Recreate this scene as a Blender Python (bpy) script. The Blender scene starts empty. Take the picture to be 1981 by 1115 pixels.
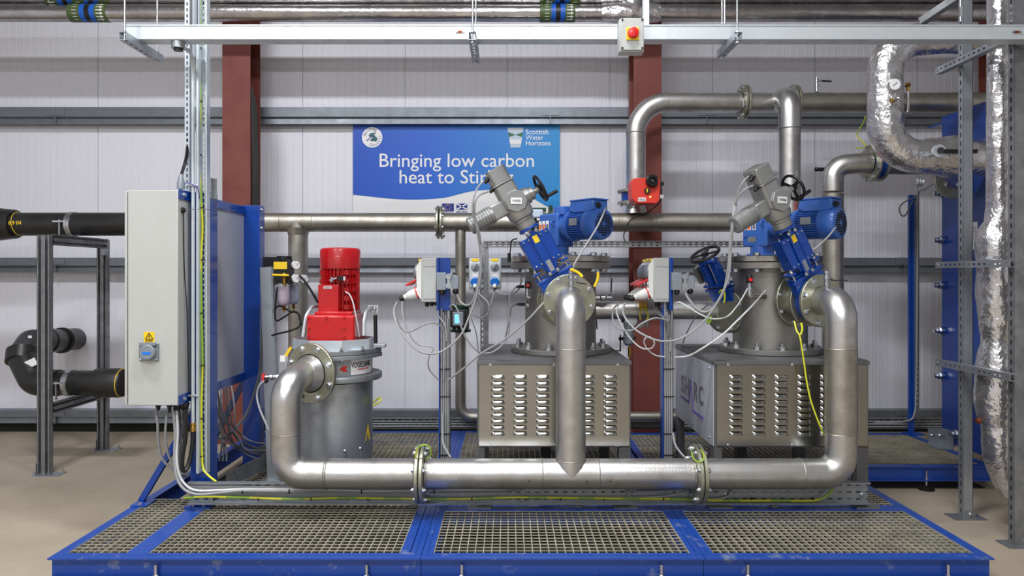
import bpy, bmesh, math, random
from mathutils import Vector, Matrix
random.seed(7)
R = math.radians
V = Vector
# ---------------------------------------------------------------- camera, lights, exposure
F = 1350.0; VX = 984.0; VY = 532.0; EYE = 1.53
sc = bpy.context.scene
cam = bpy.data.cameras.new('camera'); camo = bpy.data.objects.new('camera', cam)
sc.collection.objects.link(camo); sc.camera = camo
camo.location = (0, 0, EYE); camo.rotation_euler = (R(90), 0, 0)
cam.sensor_width = 36; cam.lens = F/1981*36
cam.shift_x = (990.5-VX)/1981; cam.shift_y = (VY-557.5)/1981
cam.clip_start = .05; cam.clip_end = 60
sc.view_settings.view_transform = 'Standard'; sc.view_settings.look = 'None'
sc.view_settings.gamma = 1; sc.view_settings.use_curve_mapping = False
sc.view_settings.exposure = 0.12
w = bpy.data.worlds.new('world'); sc.world = w; w.use_nodes = True
w.node_tree.nodes['Background'].inputs[0].default_value = (.75, .8, 1, 1)
w.node_tree.nodes['Background'].inputs[1].default_value = .05
def lamp(x, y, z, sx, sy, e, col=(.985, .99, 1), rot=(0, 0, 0)):
    l = bpy.data.lights.new('ceiling_lamp_light', 'AREA'); l.shape = 'RECTANGLE'; l.size = sx; l.size_y = sy
    l.energy = e; l.color = col
    o = bpy.data.objects.new('ceiling_lamp_light', l); sc.collection.objects.link(o)
    o.location = (x, y, z); o.rotation_euler = rot
LAMPS = [(-2.7, 2.6, 5.6, 1.2, .3, 140), (.3, 2.6, 5.6, 1.2, .3, 150), (-3.0, -1.6, 5.6, 1.4, .4, 200), (.4, -1.6, 5.6, 1.4, .4, 200),
         (-3.6, -8.5, 5.6, 1.6, .6, 250), (-.4, -8.5, 5.6, 1.6, .6, 260)]
for a in LAMPS: lamp(*a)

# ---------------------------------------------------------------- helpers
def P(px, py, d): return V(((px-VX)/F*d, d, EYE-(py-VY)/F*d))
def lin(c):
    return tuple(((v/255)/12.92 if v/255 <= .04045 else ((v/255+.055)/1.055)**2.4) for v in c)
MATS = {}
def mat(name, col, met=0, rough=.5, col2=None, nscale=6, nrough=.08, bump=0, bscale=60, stretch=None, coat=0, contrast=(.35, .7), emit=None, alpha=None, trans=0):
    m = bpy.data.materials.new(name); m.use_nodes = True; nt = m.node_tree; b = nt.nodes['Principled BSDF']
    N = nt.nodes.new; L = nt.links.new
    c = lin(col)+(1,)
    b.inputs['Base Color'].default_value = c; b.inputs['Metallic'].default_value = met; b.inputs['Roughness'].default_value = rough
    if coat: b.inputs['Coat Weight'].default_value = coat
    if trans: b.inputs['Transmission Weight'].default_value = trans
    if emit: b.inputs['Emission Color'].default_value = lin(emit[0])+(1,); b.inputs['Emission Strength'].default_value = emit[1]
    tc = N('ShaderNodeTexCoord'); src = tc.outputs['Object']
    geo = N('ShaderNodeNewGeometry'); src = geo.outputs['Position']
    if stretch:
        mp = N('ShaderNodeMapping'); mp.inputs['Scale'].default_value = stretch; L(src, mp.inputs[0]); src = mp.outputs[0]
    if col2:
        n = N('ShaderNodeTexNoise'); n.inputs['Scale'].default_value = nscale; n.inputs['Detail'].default_value = 6; n.inputs['Roughness'].default_value = .65
        L(src, n.inputs['Vector'])
        r = N('ShaderNodeValToRGB'); r.color_ramp.elements[0].position = contrast[0]; r.color_ramp.elements[1].position = contrast[1]
        r.color_ramp.elements[0].color = c; r.color_ramp.elements[1].color = lin(col2)+(1,)
        L(n.outputs[0], r.inputs[0]); L(r.outputs[0], b.inputs['Base Color'])
        if nrough:
            mr = N('ShaderNodeMapRange'); mr.inputs['To Min'].default_value = max(.02, rough-nrough); mr.inputs['To Max'].default_value = rough+nrough
            mr.inputs['From Min'].default_value = .3; mr.inputs['From Max'].default_value = .7
            L(n.outputs[0], mr.inputs[0]); L(mr.outputs[0], b.inputs['Roughness'])
    if bump:
        n2 = N('ShaderNodeTexNoise'); n2.inputs['Scale'].default_value = bscale; n2.inputs['Detail'].default_value = 4
        L(src, n2.inputs['Vector'])
        bp = N('ShaderNodeBump'); bp.inputs['Strength'].default_value = bump; bp.inputs['Distance'].default_value = .02 if bump > .9 else .01
        L(n2.outputs[0], bp.inputs['Height']); L(bp.outputs[0], b.inputs['Normal'])
    MATS[name] = m; return m
mat('steel', (200, 200, 200), .97, .38, (158, 152, 143), 5, .07, .06, 90, contrast=(.45, .78))
mat('steel_dull', (186, 183, 176), .95, .43, (148, 142, 130), 6, .07, .06, 90)
mat('brushed', (164, 164, 160), 1, .22, (154, 154, 149), 3, .03)
mat('vessel', (160, 159, 156), .9, .46, (140, 139, 135), 5, .05, .04, 40)
mat('machined', (200, 196, 188), 1, .28, (150, 146, 138), 14, .06)
mat('zinc_yellow', (186, 187, 172), .9, .42, (152, 152, 130), 9, .08)
mat('zinc', (212, 216, 222), 1, .3, (170, 174, 180), 20, .08)
mat('galv', (176, 182, 188), .8, .44, (158, 164, 171), 18, .08)
mat('rail', (128, 134, 142), .6, .45, (116, 122, 130), 10, .06)
mat('galv_pale', (214, 222, 228), .55, .45, (196, 206, 214), 14, .08)
mat('galv_dark', (150, 153, 156), .7, .48, (120, 123, 127), 12, .08)
mat('foil', (232, 232, 236), .9, .22, (190, 188, 190), 5, .08, 1, 13)
mat('foil_smooth', (205, 203, 204), 1, .26, (160, 156, 158), 4, .08, .45, 14)
mat('blue', (3, 64, 156), 0, .33, (3, 56, 142), 4, .04, .03, 60, coat=.3)
mat('blue_skid', (24, 68, 154), 0, .42, (140, 146, 160), 7, .08, .05, 50, coat=.1, contrast=(.6, .76))
mat('blue_motor', (54, 98, 178), 0, .34, (46, 88, 166), 8, .04, coat=.3)
mat('blue_plate', (3, 56, 142), 0, .35, (3, 48, 128), 3, .04, coat=.2)
mat('red', (196, 20, 26), 0, .3, (176, 14, 20), 6, .05, coat=.4)
mat('red_box', (222, 58, 44), 0, .45)
mat('red_plastic', (214, 30, 32), 0, .35, coat=.3)
mat('oxide_red', (122, 62, 54), 0, .62, (108, 52, 46), 5, .06, .1, 60)
mat('grey_cabinet', (184, 187, 184), 0, .42, (180, 183, 180), 9, .02, .08, 350)
mat('panel_grey', (182, 186, 196), .3, .42)
mat('box_grey', (100, 101, 102), .3, .45, (90, 90, 92), 6, .05)
mat('actuator', (160, 162, 162), .55, .34, (150, 152, 152), 10, .05, .05, 120)
mat('plastic_grey', (176, 180, 180), 0, .4)
mat('plastic_white', (222, 224, 222), 0, .4)
mat('connector_grey', (138, 146, 156), .3, .42)
mat('black', (22, 22, 24), 0, .42)
mat('black_pipe', (26, 26, 27), 0, .38, (36, 36, 37), 8, .06)
mat('rubber', (14, 14, 14), 0, .6)
mat('cable_grey', (150, 152, 155), 0, .42)
mat('cable_dark', (104, 106, 110), 0, .45)
mat('cable_white', (205, 206, 208), 0, .4)
mat('purple', (110, 90, 170), 0, .5)
mat('yellow', (240, 200, 20), 0, .45)
mat('label_yellow', (236, 200, 40), 0, .5)
mat('label_white', (235, 236, 238), 0, .5)
mat('orange', (232, 110, 40), 0, .5)
mat('brass', (200, 160, 80), 1, .3)
mat('copper', (130, 70, 45), .7, .4)
mat('socket_blue', (30, 120, 220), 0, .35)
mat('green_iron', (24, 62, 44), .2, .45)
mat('print_blue', (24, 46, 140), 0, .5)
mat('print_teal', (40, 95, 110), 0, .5)
mat('print_green', (50, 110, 75), 0, .5)
mat('print_olive', (74, 92, 50), 0, .45)
mat('print_sky', (20, 90, 190), 0, .45)
mat('glass_print', (190, 205, 225), 0, .5)
mat('screen', (120, 190, 240), 0, .3, emit=((120, 200, 250), .8))
mat('led', (255, 190, 90), 0, .3, emit=((255, 190, 80), 3))
mat('grating', (168, 162, 144), 0, .6, (130, 125, 112), 9, .05)
mat('grating_shade', (24, 23, 21), 0, .9)  # shade below the gratings as a flat near-black colour
mat('plinth_shade', (26, 28, 20), 0, .8)  # shade under the bottom rail put into the plinth colour
mat('bowl', (205, 190, 205), 0, .25, trans=.35)
mat('bowl_blue', (175, 182, 205), 0, .25, trans=.35)
mat('concrete', (172, 160, 142), 0, .62, (150, 138, 121), 1.3, .1, .15, 30)
mat('wall_white', (224, 225, 235), 0, .5)
mat('wall_far', (200, 200, 204), 0, .7)
mat('roof', (172, 174, 178), 0, .7)
def mat_earth():
    m = bpy.data.materials.new('earth_wire'); m.use_nodes = True; nt = m.node_tree; b = nt.nodes['Principled BSDF']
    g = nt.nodes.new('ShaderNodeNewGeometry'); wv = nt.nodes.new('ShaderNodeTexWave'); wv.inputs['Scale'].default_value = 1.1; wv.inputs['Distortion'].default_value = 3
    r = nt.nodes.new('ShaderNodeValToRGB'); r.color_ramp.interpolation = 'CONSTANT'
    r.color_ramp.elements[0].color = lin((206, 208, 46))+(1,); r.color_ramp.elements[1].color = lin((140, 178, 52))+(1,); r.color_ramp.elements[1].position = .68
    nt.links.new(g.outputs['Position'], wv.inputs['Vector']); nt.links.new(wv.outputs[0], r.inputs[0]); nt.links.new(r.outputs[0], b.inputs['Base Color'])
    b.inputs['Roughness'].default_value = .4; MATS['earth'] = m
mat_earth()
def mat_sign():
    m = bpy.data.materials.new('sign_blue_print'); m.use_nodes = True; nt = m.node_tree; b = nt.nodes['Principled BSDF']
    g = nt.nodes.new('ShaderNodeNewGeometry'); s = nt.nodes.new('ShaderNodeSeparateXYZ'); mr = nt.nodes.new('ShaderNodeMapRange')
    mr.inputs['From Min'].default_value = -1.5; mr.inputs['From Max'].default_value = .5
    r = nt.nodes.new('ShaderNodeValToRGB')
    r.color_ramp.elements[0].color = lin((18, 80, 190))+(1,); r.color_ramp.elements[1].color = lin((18, 142, 214))+(1,)
    e = r.color_ramp.elements.new(.35); e.color = lin((0, 92, 204))+(1,)
    L = nt.links.new; L(g.outputs['Position'], s.inputs[0]); L(s.outputs[0], mr.inputs[0]); L(mr.outputs[0], r.inputs[0]); L(r.outputs[0], b.inputs['Base Color'])
    b.inputs['Roughness'].default_value = .4; MATS['sign_blue'] = m
mat_sign()

WPOS = {}
def link(o, parent, wpos):
    sc.collection.objects.link(o); WPOS[o.name] = V(wpos)
    if parent is not None:
        o.parent = parent; o.location = V(wpos)-WPOS[parent.name]
    else: o.location = wpos
def thing(name, label, cat, loc, group=None):
    o = bpy.data.objects.new(name, None); o.empty_display_size = .1; link(o, None, loc)
    return tag(o, label, cat, group)
def tag(o, label, cat, group=None, kind=None):
    o['label'] = label
    if cat: o['category'] = cat
    if group: o['group'] = group
    if kind: o['kind'] = kind
    return o
def frame_from(ax):
    ax = V(ax).normalized(); u = ax.orthogonal().normalized()
    if abs(ax.z) < .99: u = ax.cross(V((0, 0, 1))).normalized()
    return u, ax.cross(u).normalized(), ax
class MB:
    def __init__(s, M=None): s.v = []; s.f = []; s.M = M
    def add(s, vs, fs):
        n = len(s.v); s.v += [(s.M @ V(p)) if s.M else V(p) for p in vs]; s.f += [tuple(i+n for i in f) for f in fs]; return s
    def box(s, c, sz, rz=0, ry=0, rx=0):
        m = Matrix.Rotation(rz, 3, 'Z') @ Matrix.Rotation(ry, 3, 'Y') @ Matrix.Rotation(rx, 3, 'X')
        vs = [V(c)+m @ V((sz[0]*a/2, sz[1]*b/2, sz[2]*d/2)) for a in (-1, 1) for b in (-1, 1) for d in (-1, 1)]
        return s.add(vs, [(0, 1, 3, 2), (4, 6, 7, 5), (0, 4, 5, 1), (2, 3, 7, 6), (0, 2, 6, 4), (1, 5, 7, 3)])
    def ext(s, x0, x1, y0, y1, z0, z1): return s.box(((x0+x1)/2, (y0+y1)/2, (z0+z1)/2), (abs(x1-x0), abs(y1-y0), abs(z1-z0)))
    def bar(s, p0, p1, w, h, up=(0, 0, 1)):
        p0 = V(p0); p1 = V(p1); ax = (p1-p0).normalized(); up = V(up)
        if abs(ax.dot(up)) > .99: up = V((0, 1, 0))
        u = ax.cross(up).normalized(); t = u.cross(ax).normalized()
        vs = [p+u*(w/2*a)+t*(h/2*b) for p in (p0, p1) for a, b in ((-1, -1), (1, -1), (1, 1), (-1, 1))]
        return s.add(vs, [(0, 3, 2, 1), (4, 5, 6, 7), (0, 1, 5, 4), (1, 2, 6, 5), (2, 3, 7, 6), (3, 0, 4, 7)])
    def ring(s, c, ax, r, n, ph=0):
        u, t, a = frame_from(ax); return [V(c)+u*(r*math.cos(ph+2*math.pi*i/n))+t*(r*math.sin(ph+2*math.pi*i/n)) for i in range(n)]
    def lathe(s, o, ax, prof, n=32, caps=True, ph=0):
        a = V(ax).normalized(); vs = []; fs = []
        for (r, h) in prof: vs += s.ring(V(o)+a*h, a, max(r, 1e-5), n, ph)
        m = len(prof)
        for k in range(m-1):
            for i in range(n):
                j = (i+1) % n; fs.append((k*n+i, k*n+j, (k+1)*n+j, (k+1)*n+i))
        if caps: fs.append(tuple(range(n-1, -1, -1))); fs.append(tuple((m-1)*n+i for i in range(n)))
        return s.add(vs, fs)
    def cyl(s, p0, p1, r, r2=None, n=24, ph=0):
        p0 = V(p0); p1 = V(p1); return s.lathe(p0, p1-p0, [(r, 0), (r if r2 is None else r2, (p1-p0).length)], n, True, ph)
    def annulus(s, c, ax, ro, ri, t, n=40):
        return s.lathe(c, ax, [(ri, 0), (ro-.003, 0), (ro, .003), (ro, t-.003), (ro-.003, t), (ri, t), (ri, 0)], n, False)
    def tube(s, pts, r, n=16, caps=True):
        pts = [V(p) for p in pts]
        pts = [pts[0]]+[pts[i] for i in range(1, len(pts)) if (pts[i]-pts[i-1]).length > 1e-6] if not isinstance(r, (list, tuple)) else pts
        m = len(pts)
        rr = r if isinstance(r, (list, tuple)) else [r]*m
        t0 = (pts[1]-pts[0]).normalized(); u = frame_from(t0)[0]; vs = []; fs = []
        for k in range(m):
            t = (pts[min(k+1, m-1)]-pts[max(k-1, 0)]).normalized()
            u = (u-t*u.dot(t)).normalized(); b = t.cross(u)
            vs += [pts[k]+u*(rr[k]*math.cos(2*math.pi*i/n))+b*(rr[k]*math.sin(2*math.pi*i/n)) for i in range(n)]
        for k in range(m-1):
            for i in range(n):
                j = (i+1) % n; fs.append((k*n+i, k*n+j, (k+1)*n+j, (k+1)*n+i))
        if caps: fs.append(tuple(range(n-1, -1, -1))); fs.append(tuple((m-1)*n+i for i in range(n)))
        return s.add(vs, fs)
    def prism(s, poly, d0, d1, plane='xz'):
        n = len(poly)
        def q(a, b, d): return V((a, d, b)) if plane == 'xz' else (V((d, a, b)) if plane == 'yz' else V((a, b, d)))
        vs = [q(a, b, d0) for a, b in poly]+[q(a, b, d1) for a, b in poly]
        fs = [tuple(range(n)), tuple(range(2*n-1, n-1, -1))]+[(i, i+n, (i+1) % n+n, (i+1) % n) for i in range(n)]
        return s.add(vs, fs)
    def sphere(s, c, r, n=12, sc=(1, 1, 1)):
        vs = []; fs = []
        for a in range(n+1):
            th = math.pi*a/n
            for i in range(n*2):
                p = math.pi*i/n; vs.append(V(c)+V((r*sc[0]*math.sin(th)*math.cos(p), r*sc[1]*math.sin(th)*math.sin(p), r*sc[2]*math.cos(th))))
        for a in range(n):
            for i in range(n*2):
                j = (i+1) % (n*2); fs.append((a*2*n+i, (a+1)*2*n+i, (a+1)*2*n+j, a*2*n+j))
        return s.add(vs, fs)
    def torus(s, c, ax, Rr, r, n=32, k=8):
        u, t, a = frame_from(ax); vs = []; fs = []
        for i in range(n):
            e = u*math.cos(2*math.pi*i/n)+t*math.sin(2*math.pi*i/n)
            for j in range(k): vs.append(V(c)+e*(Rr+r*math.cos(2*math.pi*j/k))+a*(r*math.sin(2*math.pi*j/k)))
        for i in range(n):
            for j in range(k): fs.append((i*k+j, ((i+1) % n)*k+j, ((i+1) % n)*k+(j+1) % k, i*k+(j+1) % k))
        return s.add(vs, fs)
    def slotted(s, p0, p1, wd, W, th, slot=.028, pitch=.05, sw=.013):
        """flat perforated strip from p0 to p1, width W along wd, thickness th, with one row of real slots"""
        p0 = V(p0); p1 = V(p1); ax = (p1-p0); Ln = ax.length; ax.normalize(); wd = V(wd).normalized()
        e = (W-sw)/2
        for sg in (-1, 1): s.bar(p0+wd*sg*(W/2-e/2), p1+wd*sg*(W/2-e/2), e, th, up=wd.cross(ax))
        t = 0; g = pitch-slot
        while t < Ln:
            t1 = min(t+g, Ln); s.bar(p0+ax*t, p0+ax*t1, sw+.0005, th, up=wd.cross(ax)); t += pitch
        return s
    def build(s, name, m, parent=None, bev=0, seg=2, ang=35, smooth=True, origin=None):
        me = bpy.data.meshes.new(name)
        xs = [p.x for p in s.v]; ys = [p.y for p in s.v]; zs = [p.z for p in s.v]
        o0 = V(origin) if origin is not None else V(((min(xs)+max(xs))/2, (min(ys)+max(ys))/2, min(zs)))
        me.from_pydata([tuple(p-o0) for p in s.v], [], s.f)
        bm = bmesh.new(); bm.from_mesh(me); bmesh.ops.recalc_face_normals(bm, faces=bm.faces); bm.to_mesh(me); bm.free()
        if smooth:
            me.polygons.foreach_set('use_smooth', [True]*len(me.polygons)); me.set_sharp_from_angle(angle=R(ang))
        me.materials.append(MATS[m]); o = bpy.data.objects.new(name, me); link(o, parent, o0)
        if bev:
            b = o.modifiers.new('bevel', 'BEVEL'); b.width = bev; b.segments = seg; b.limit_method = 'ANGLE'; b.angle_limit = R(40)
        return o
# shared bolt meshes -------------------------------------------------
BM = {}
def bolt(parent, p, ax, r=.012, m='zinc', name='bolt', length=.0, washer=True):
    key = (round(r, 4), m, round(length, 3), washer)
    if key not in BM:
        b = MB()
        if washer: b.cyl((0, 0, 0), (0, 0, r*.22), r*1.25, n=16)
        b.lathe((0, 0, 0), (0, 0, 1), [(r, r*.2), (r, r*.85), (r*.85, r*.98)], 6)
        if length: b.cyl((0, 0, r*.9), (0, 0, r*.9+length), r*.55, n=12)
        me = bpy.data.meshes.new('bolt'); me.from_pydata([tuple(v) for v in b.v], [], b.f); me.materials.append(MATS[m]); BM[key] = me
    o = bpy.data.objects.new(name, BM[key]); link(o, parent, p)
    o.rotation_euler = V((0, 0, 1)).rotation_difference(V(ax)).to_euler(); return o
def bolts_round(parent, c, ax, rb, n, r=.012, both=0, ph=.3927, **k):
    u, t, a = frame_from(ax)
    for i in range(n):
        e = u*math.cos(ph+2*math.pi*i/n)+t*math.sin(ph+2*math.pi*i/n)
        bolt(parent, V(c)+e*rb, a, r, **k)
def flange(parent, c, ax, ro, ri, t=.022, m='zinc_yellow', n=8, rb=None, r=.012, bolts=True, ph=.3927, side=1, name='flange', rot=0, **k):
    """disc starting at c and going along ax for t; bolt heads on the far (ax) side"""
    ax = V(ax).normalized(); o = MB().annulus(c, ax, ro, ri, t).build(name, m, parent)
    if bolts:
        bolts_round(o, V(c)+(ax*t if side > 0 else V((0, 0, 0))), ax*side, rb or ro*.855, n, r, ph=ph+rot, **k)
    return o
def fillet(pts, rad, n=8):
    pts = [V(p) for p in pts]; out = [pts[0]]
    for i in range(1, len(pts)-1):
        a = (pts[i-1]-pts[i]); b = (pts[i+1]-pts[i]); la = a.length; lb = b.length; a.normalize(); b.normalize()
        if la < 1e-5 or lb < 1e-5: continue
        th = a.angle(b)
        if th > 3.10: out.append(pts[i]); continue
        rr = rad[i-1] if isinstance(rad, (list, tuple)) else rad
        d = min(rr/math.tan(th/2), la*.499, lb*.499); rr = d*math.tan(th/2)
        c = pts[i]+(a+b).normalized()*(rr/math.sin(th/2)); s0 = pts[i]+a*d-c; s1 = pts[i]+b*d-c; om = s0.angle(s1)
        for k in range(n+1):
            q = k/n; out.append(c+(s0*math.sin((1-q)*om)+s1*math.sin(q*om))/math.sin(om))
    out.append(pts[-1]); return out
def spline(pts, n=6):
    pts = [V(p) for p in pts]; out = []
    for i in range(len(pts)-1):
        p0 = pts[max(i-1, 0)]; p1 = pts[i]; p2 = pts[i+1]; p3 = pts[min(i+2, len(pts)-1)]
        for k in range(n):
            t = k/n; out.append(.5*((2*p1)+(p2-p0)*t+(2*p0-5*p1+4*p2-p3)*t*t+(3*p1-p0-3*p2+p3)*t**3))
    out.append(pts[-1]); return out
def cable(label, pts, r=.006, m='cable_grey', group=None, name='cable', cat='cable', parent=None, px=True, n=6):
    q = [P(*p) for p in pts] if px else pts
    o = MB().tube(spline(q, n), r, 8).build(name, m, parent)
    if parent is None: tag(o, label, cat, group)
    return o
TXT = {}
def text_geo(s, bold=.012):
    key = (s, bold)
    if key not in TXT:
        c = bpy.data.curves.new('lettering', 'FONT'); c.body = s; c.size = 1; c.extrude = .004; c.offset = bold; c.resolution_u = 3
        o = bpy.data.objects.new('lettering', c); me = bpy.data.meshes.new_from_object(o)
        vs = [v.co.copy() for v in me.vertices]; fs = [tuple(p.vertices) for p in me.polygons]
        TXT[key] = (vs, fs); bpy.data.objects.remove(o); bpy.data.curves.remove(c)
    return TXT[key]
def text(mb, s, o, right, up, width=None, height=None, center=True, bold=.012):
    """adds lettering to mb: o = left/centre of the baseline; width = whole text width"""
    vs, fs = text_geo(s, bold)
    x0 = min(v.x for v in vs); x1 = max(v.x for v in vs); y1 = max(v.y for v in vs); y0 = min(v.y for v in vs)
    sx = width/(x1-x0) if width else None; sy = height/(y1-max(y0, 0) if False else y1) if height else None
    sx = sx or sy; sy = sy or sx; right = V(right).normalized(); up = V(up).normalized(); nrm = right.cross(up)
    cx = (x0+x1)/2 if center else x0
    mb.add([V(o)+right*((v.x-cx)*sx)+up*(v.y*sy)+nrm*(v.z*.15) for v in vs], fs)
XR = V((1, 0, 0)); ZU = V((0, 0, 1))
def ties(parent, pts, r, d=.003):
    for p, ax in pts:
        MB().lathe(V(p)-V(ax).normalized()*d, ax, [(r, 0), (r+.002, 0), (r+.002, 2*d), (r, 2*d)], 12, False).build('cable_tie', 'rubber', parent)
# ================================================================ the setting
WY = 6.82
o = MB().ext(-7, 7, -14, WY+.1, -.1, 0).build('floor', 'concrete'); o['kind'] = 'structure'
o = MB().ext(-7, 7, -14, WY+.1, 6.4, 6.5).build('ceiling', 'roof'); o['kind'] = 'structure'
for n_, x in (('wall_left', -7.05), ('wall_right', 7.05)):
    o = MB().ext(x-.05, x+.05, -14, WY+.1, 0, 6.4).build(n_, 'wall_far'); o['kind'] = 'structure'
o = MB().ext(-7.1, 7.1, -14.1, -14, 0, 6.4).build('wall_front', 'wall_far'); o['kind'] = 'structure'
# micro-ribbed cladding panels: real ribs, a joint every metre
prof = []
x = -7.0; joint0 = (178-VX)/F*WY
while x < 7.0:
    k = (x-joint0) % 1.0
    prof += [(x, 0), (x+.030, 0), (x+.033, -.0022), (x+.040, -.0022), (x+.043, 0)]
    if k < .0701: prof += [(x+.052, 0), (x+.0525, .012), (x+.0575, .012), (x+.058, 0)]
    x += .0715
b = MB(); n = len(prof)
vs = [V((p[0], WY+p[1], z)) for z in (.1, 6.4) for p in prof]
b.add(vs, [(i, i+1, n+i+1, n+i) for i in range(n-1)])
b.ext(-7, 7, WY+.02, WY+.1, .1, 6.4)
o = b.build('wall_back', 'wall_white', smooth=False); o['kind'] = 'structure'
o = MB().ext(-7, 7, WY-.004, WY+.1, 0, .1).build('baseboard_shade', 'plinth_shade'); o['kind'] = 'structure'  # strip at the wall foot, coloured as the shade beneath the rail
# galvanised sheeting rails
def rail(n_, z0, z1, h=.155):
    t = .004; zc = (z0+z1)/2
    b = MB()
    pr = [(WY-.003, z1), (6.70, z1), (6.70, z0+h*.42), (6.73, z0+h*.36), (6.72, z0), (WY-.003, z0)]
    pr2 = [(y+ (t if i in (1, 2, 3, 4) else 0), z+(-t if i < 2 else (t if i > 3 else 0))) for i, (y, z) in enumerate(pr)]
    vs = [V((x, y, z)) for x in (-7, 7) for (y, z) in pr]
    b.add(vs, [(i, i+1, 6+i+1, 6+i) for i in range(5)])
    for xx in (-4.35, -3.0, .4, 1.9, 3.8):
        b.ext(xx-.09, xx+.09, 6.692, 6.70, z0+h*.5, z1-.006); b.ext(xx-.004, xx+.004, 6.69, 6.74, z0, z1)
    o = b.build(n_, 'rail', smooth=False); o['kind'] = 'structure'; return o
rail('trim_1', 2.985, 3.142); rail('trim_2', 1.553, 1.695)
rail('trim_3', .10, .225)
# ---------------------------------------------------------------- red steel columns
def column(x0, label):
    t = thing('steel_column', label, 'column', (x0+.127, 6.48, 0))
    W = .254
    MB().ext(x0, x0+W, 6.35, 6.364, .02, 6.4).ext(x0, x0+W, 6.598, 6.612, .02, 6.4).ext(x0+W/2-.005, x0+W/2+.005, 6.364, 6.598, .02, 6.4).build('column_section', 'oxide_red', t)
    MB().ext(x0-.04, x0+W+.04, 6.30, 6.612, 0, .02).build('base_plate', 'oxide_red', t)
    for dx in (.02, W-.02): bolt(t, (x0+dx, 6.322, .02), ZU, .014, length=.03)
column(-2.606, 'red oxide painted steel column behind the tall blue-framed control cabinet')
column(1.138, 'red oxide painted steel column behind the red valve actuator, between the two steel filter cabinets')
column(4.45, 'red oxide painted steel column at the far right behind the foil pipes')
t = thing('black_cable_bundle', 'bundle of black cables running up the recess of the red column by the blue post', 'cable', P(495, 560, 6.36))
for k in range(5):
    cable('', [(487+k*2.2, 168+k*9, 6.34-k*.006), (489+k*2.4, 300, 6.34), (490+k*2.7, 430, 6.34), (494+k*2.5, 640, 6.34)], .0085, 'black', parent=t)
# ================================================================ ceiling pipes and hanging trunking
def foil_tube(pts, r, n=28, lump=.0, seedv=1, step=.03):
    rnd = random.Random(seedv); pts = [V(p) for p in pts]; out = []
    for i in range(len(pts)-1):
        L = (pts[i+1]-pts[i]).length; k = max(1, int(L/step))
        for j in range(k): out.append(pts[i].lerp(pts[i+1], j/k))
    out.append(pts[-1])
    if isinstance(r, (int, float)): rr = [r]*len(out)
    else:
        cum = [0]
        for i in range(len(out)-1): cum.append(cum[-1]+(out[i+1]-out[i]).length)
        rr = []
        for c in cum:
            q = c/cum[-1]
            for a in range(len(r)-1):
                if r[a][0] <= q <= r[a+1][0]+1e-6:
                    w_ = (q-r[a][0])/max(1e-6, r[a+1][0]-r[a][0]); w_ = w_*w_*(3-2*w_); rr.append(r[a][1]*(1-w_)+r[a+1][1]*w_); break
    b = MB().tube(out, rr, n)
    if lump:
        m = len(out)
        for k in range(m):
            c = out[k]
            for i in range(n):
                d = b.v[k*n+i]-c; a = i/n*6.283
                f = 1+lump*(math.sin(3*a+k*.31+seedv)*.4+math.sin(5*a-k*.53)*.3+rnd.uniform(-1, 1)*.35)
                b.v[k*n+i] = c+d*f
    return b
def marker(parent, x0, x1, c, r, rev=False):
    L = x1-x0; cx = lambda q: x0+L*q
    def band(a, b_, m, nm): MB().lathe((cx(a), c[0], c[1]), XR, [(r, 0), (r+.0012, 0), (r+.0012, L*(b_-a)), (r, L*(b_-a))], 36, False).build(nm, m, parent)
    band(0, .32, 'print_olive', 'green_band'); band(.32, .45, 'print_sky', 'blue_band'); band(.45, .58, 'black', 'black_band'); band(.58, .71, 'print_sky', 'blue_band'); band(.71, 1, 'print_olive', 'green_band')
    b = MB()
    for k in range(-3, 3):
        a = -math.pi/2+k*.36-.1; e = V((0, math.cos(a+math.pi) if False else -math.cos(k*.36), math.sin(k*.36)))
        o_ = V((0, c[0], c[1]))+e*(r+.0016); s = -1 if rev else 1; xa = cx(.16 if rev else .85)
        tdir = XR.cross(e)
        b.bar(o_+V((xa-L*.09*s, 0, 0)), o_+V((xa+L*.04*s, 0, 0)), .007, .001, up=e)
        p = o_+V((xa, 0, 0)); b.add([p+XR*(L*.1*s), p+XR*(L*.02*s)+tdir*.012, p+XR*(L*.02*s)-tdir*.012], [(0, 1, 2)])
        p = o_+V((cx(.85 if rev else .2), 0, 0)); b.bar(p-XR*L*.06, p+XR*L*.06, .004, .0008, up=e)
    b.build('flow_arrows', 'label_white', parent)
PD = 6.02; sP = F/PD
zA = EYE+(VY-25.5)/sP; rA = 16.5/sP; zB = zA+.152
t = thing('insulated_pipe', 'foil-wrapped horizontal pipe, lower of the pair running under the roof', 'pipe', (0, PD, zA-rA))
foil_tube([(-6.8, PD, zA), (.95, PD, zA)], rA, lump=.012, seedv=2, step=.09).build('foil_jacket', 'foil_smooth', t)
foil_tube([(1.12, PD, zA), (6.8, PD, zA)], rA, lump=.02, seedv=3, step=.07).build('foil_jacket', 'foil_smooth', t)
foil_tube([(.80, PD, zA), (.95, PD-.01, zA), (1.14, PD, zA), (1.3, PD, zA)], [(0, rA+.003), (.3, rA*1.15), (.6, rA*1.3), (1, rA+.003)], lump=.07, seedv=5).build('foil_joint', 'foil', t)
marker(t, (138-VX)/sP+.0, (212-VX)/sP, (PD, zA), rA*1.02); marker(t, (1044-VX)/sP, (1112-VX)/sP, (PD, zA), rA*1.02)
t = thing('insulated_pipe', 'foil-wrapped horizontal pipe, upper of the pair running under the roof', 'pipe', (0, PD+.01, zB-rA))
foil_tube([(-6.8, PD+.01, zB), (6.8, PD+.01, zB)], rA, lump=.014, seedv=9, step=.09).build('foil_jacket', 'foil_smooth', t)
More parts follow.
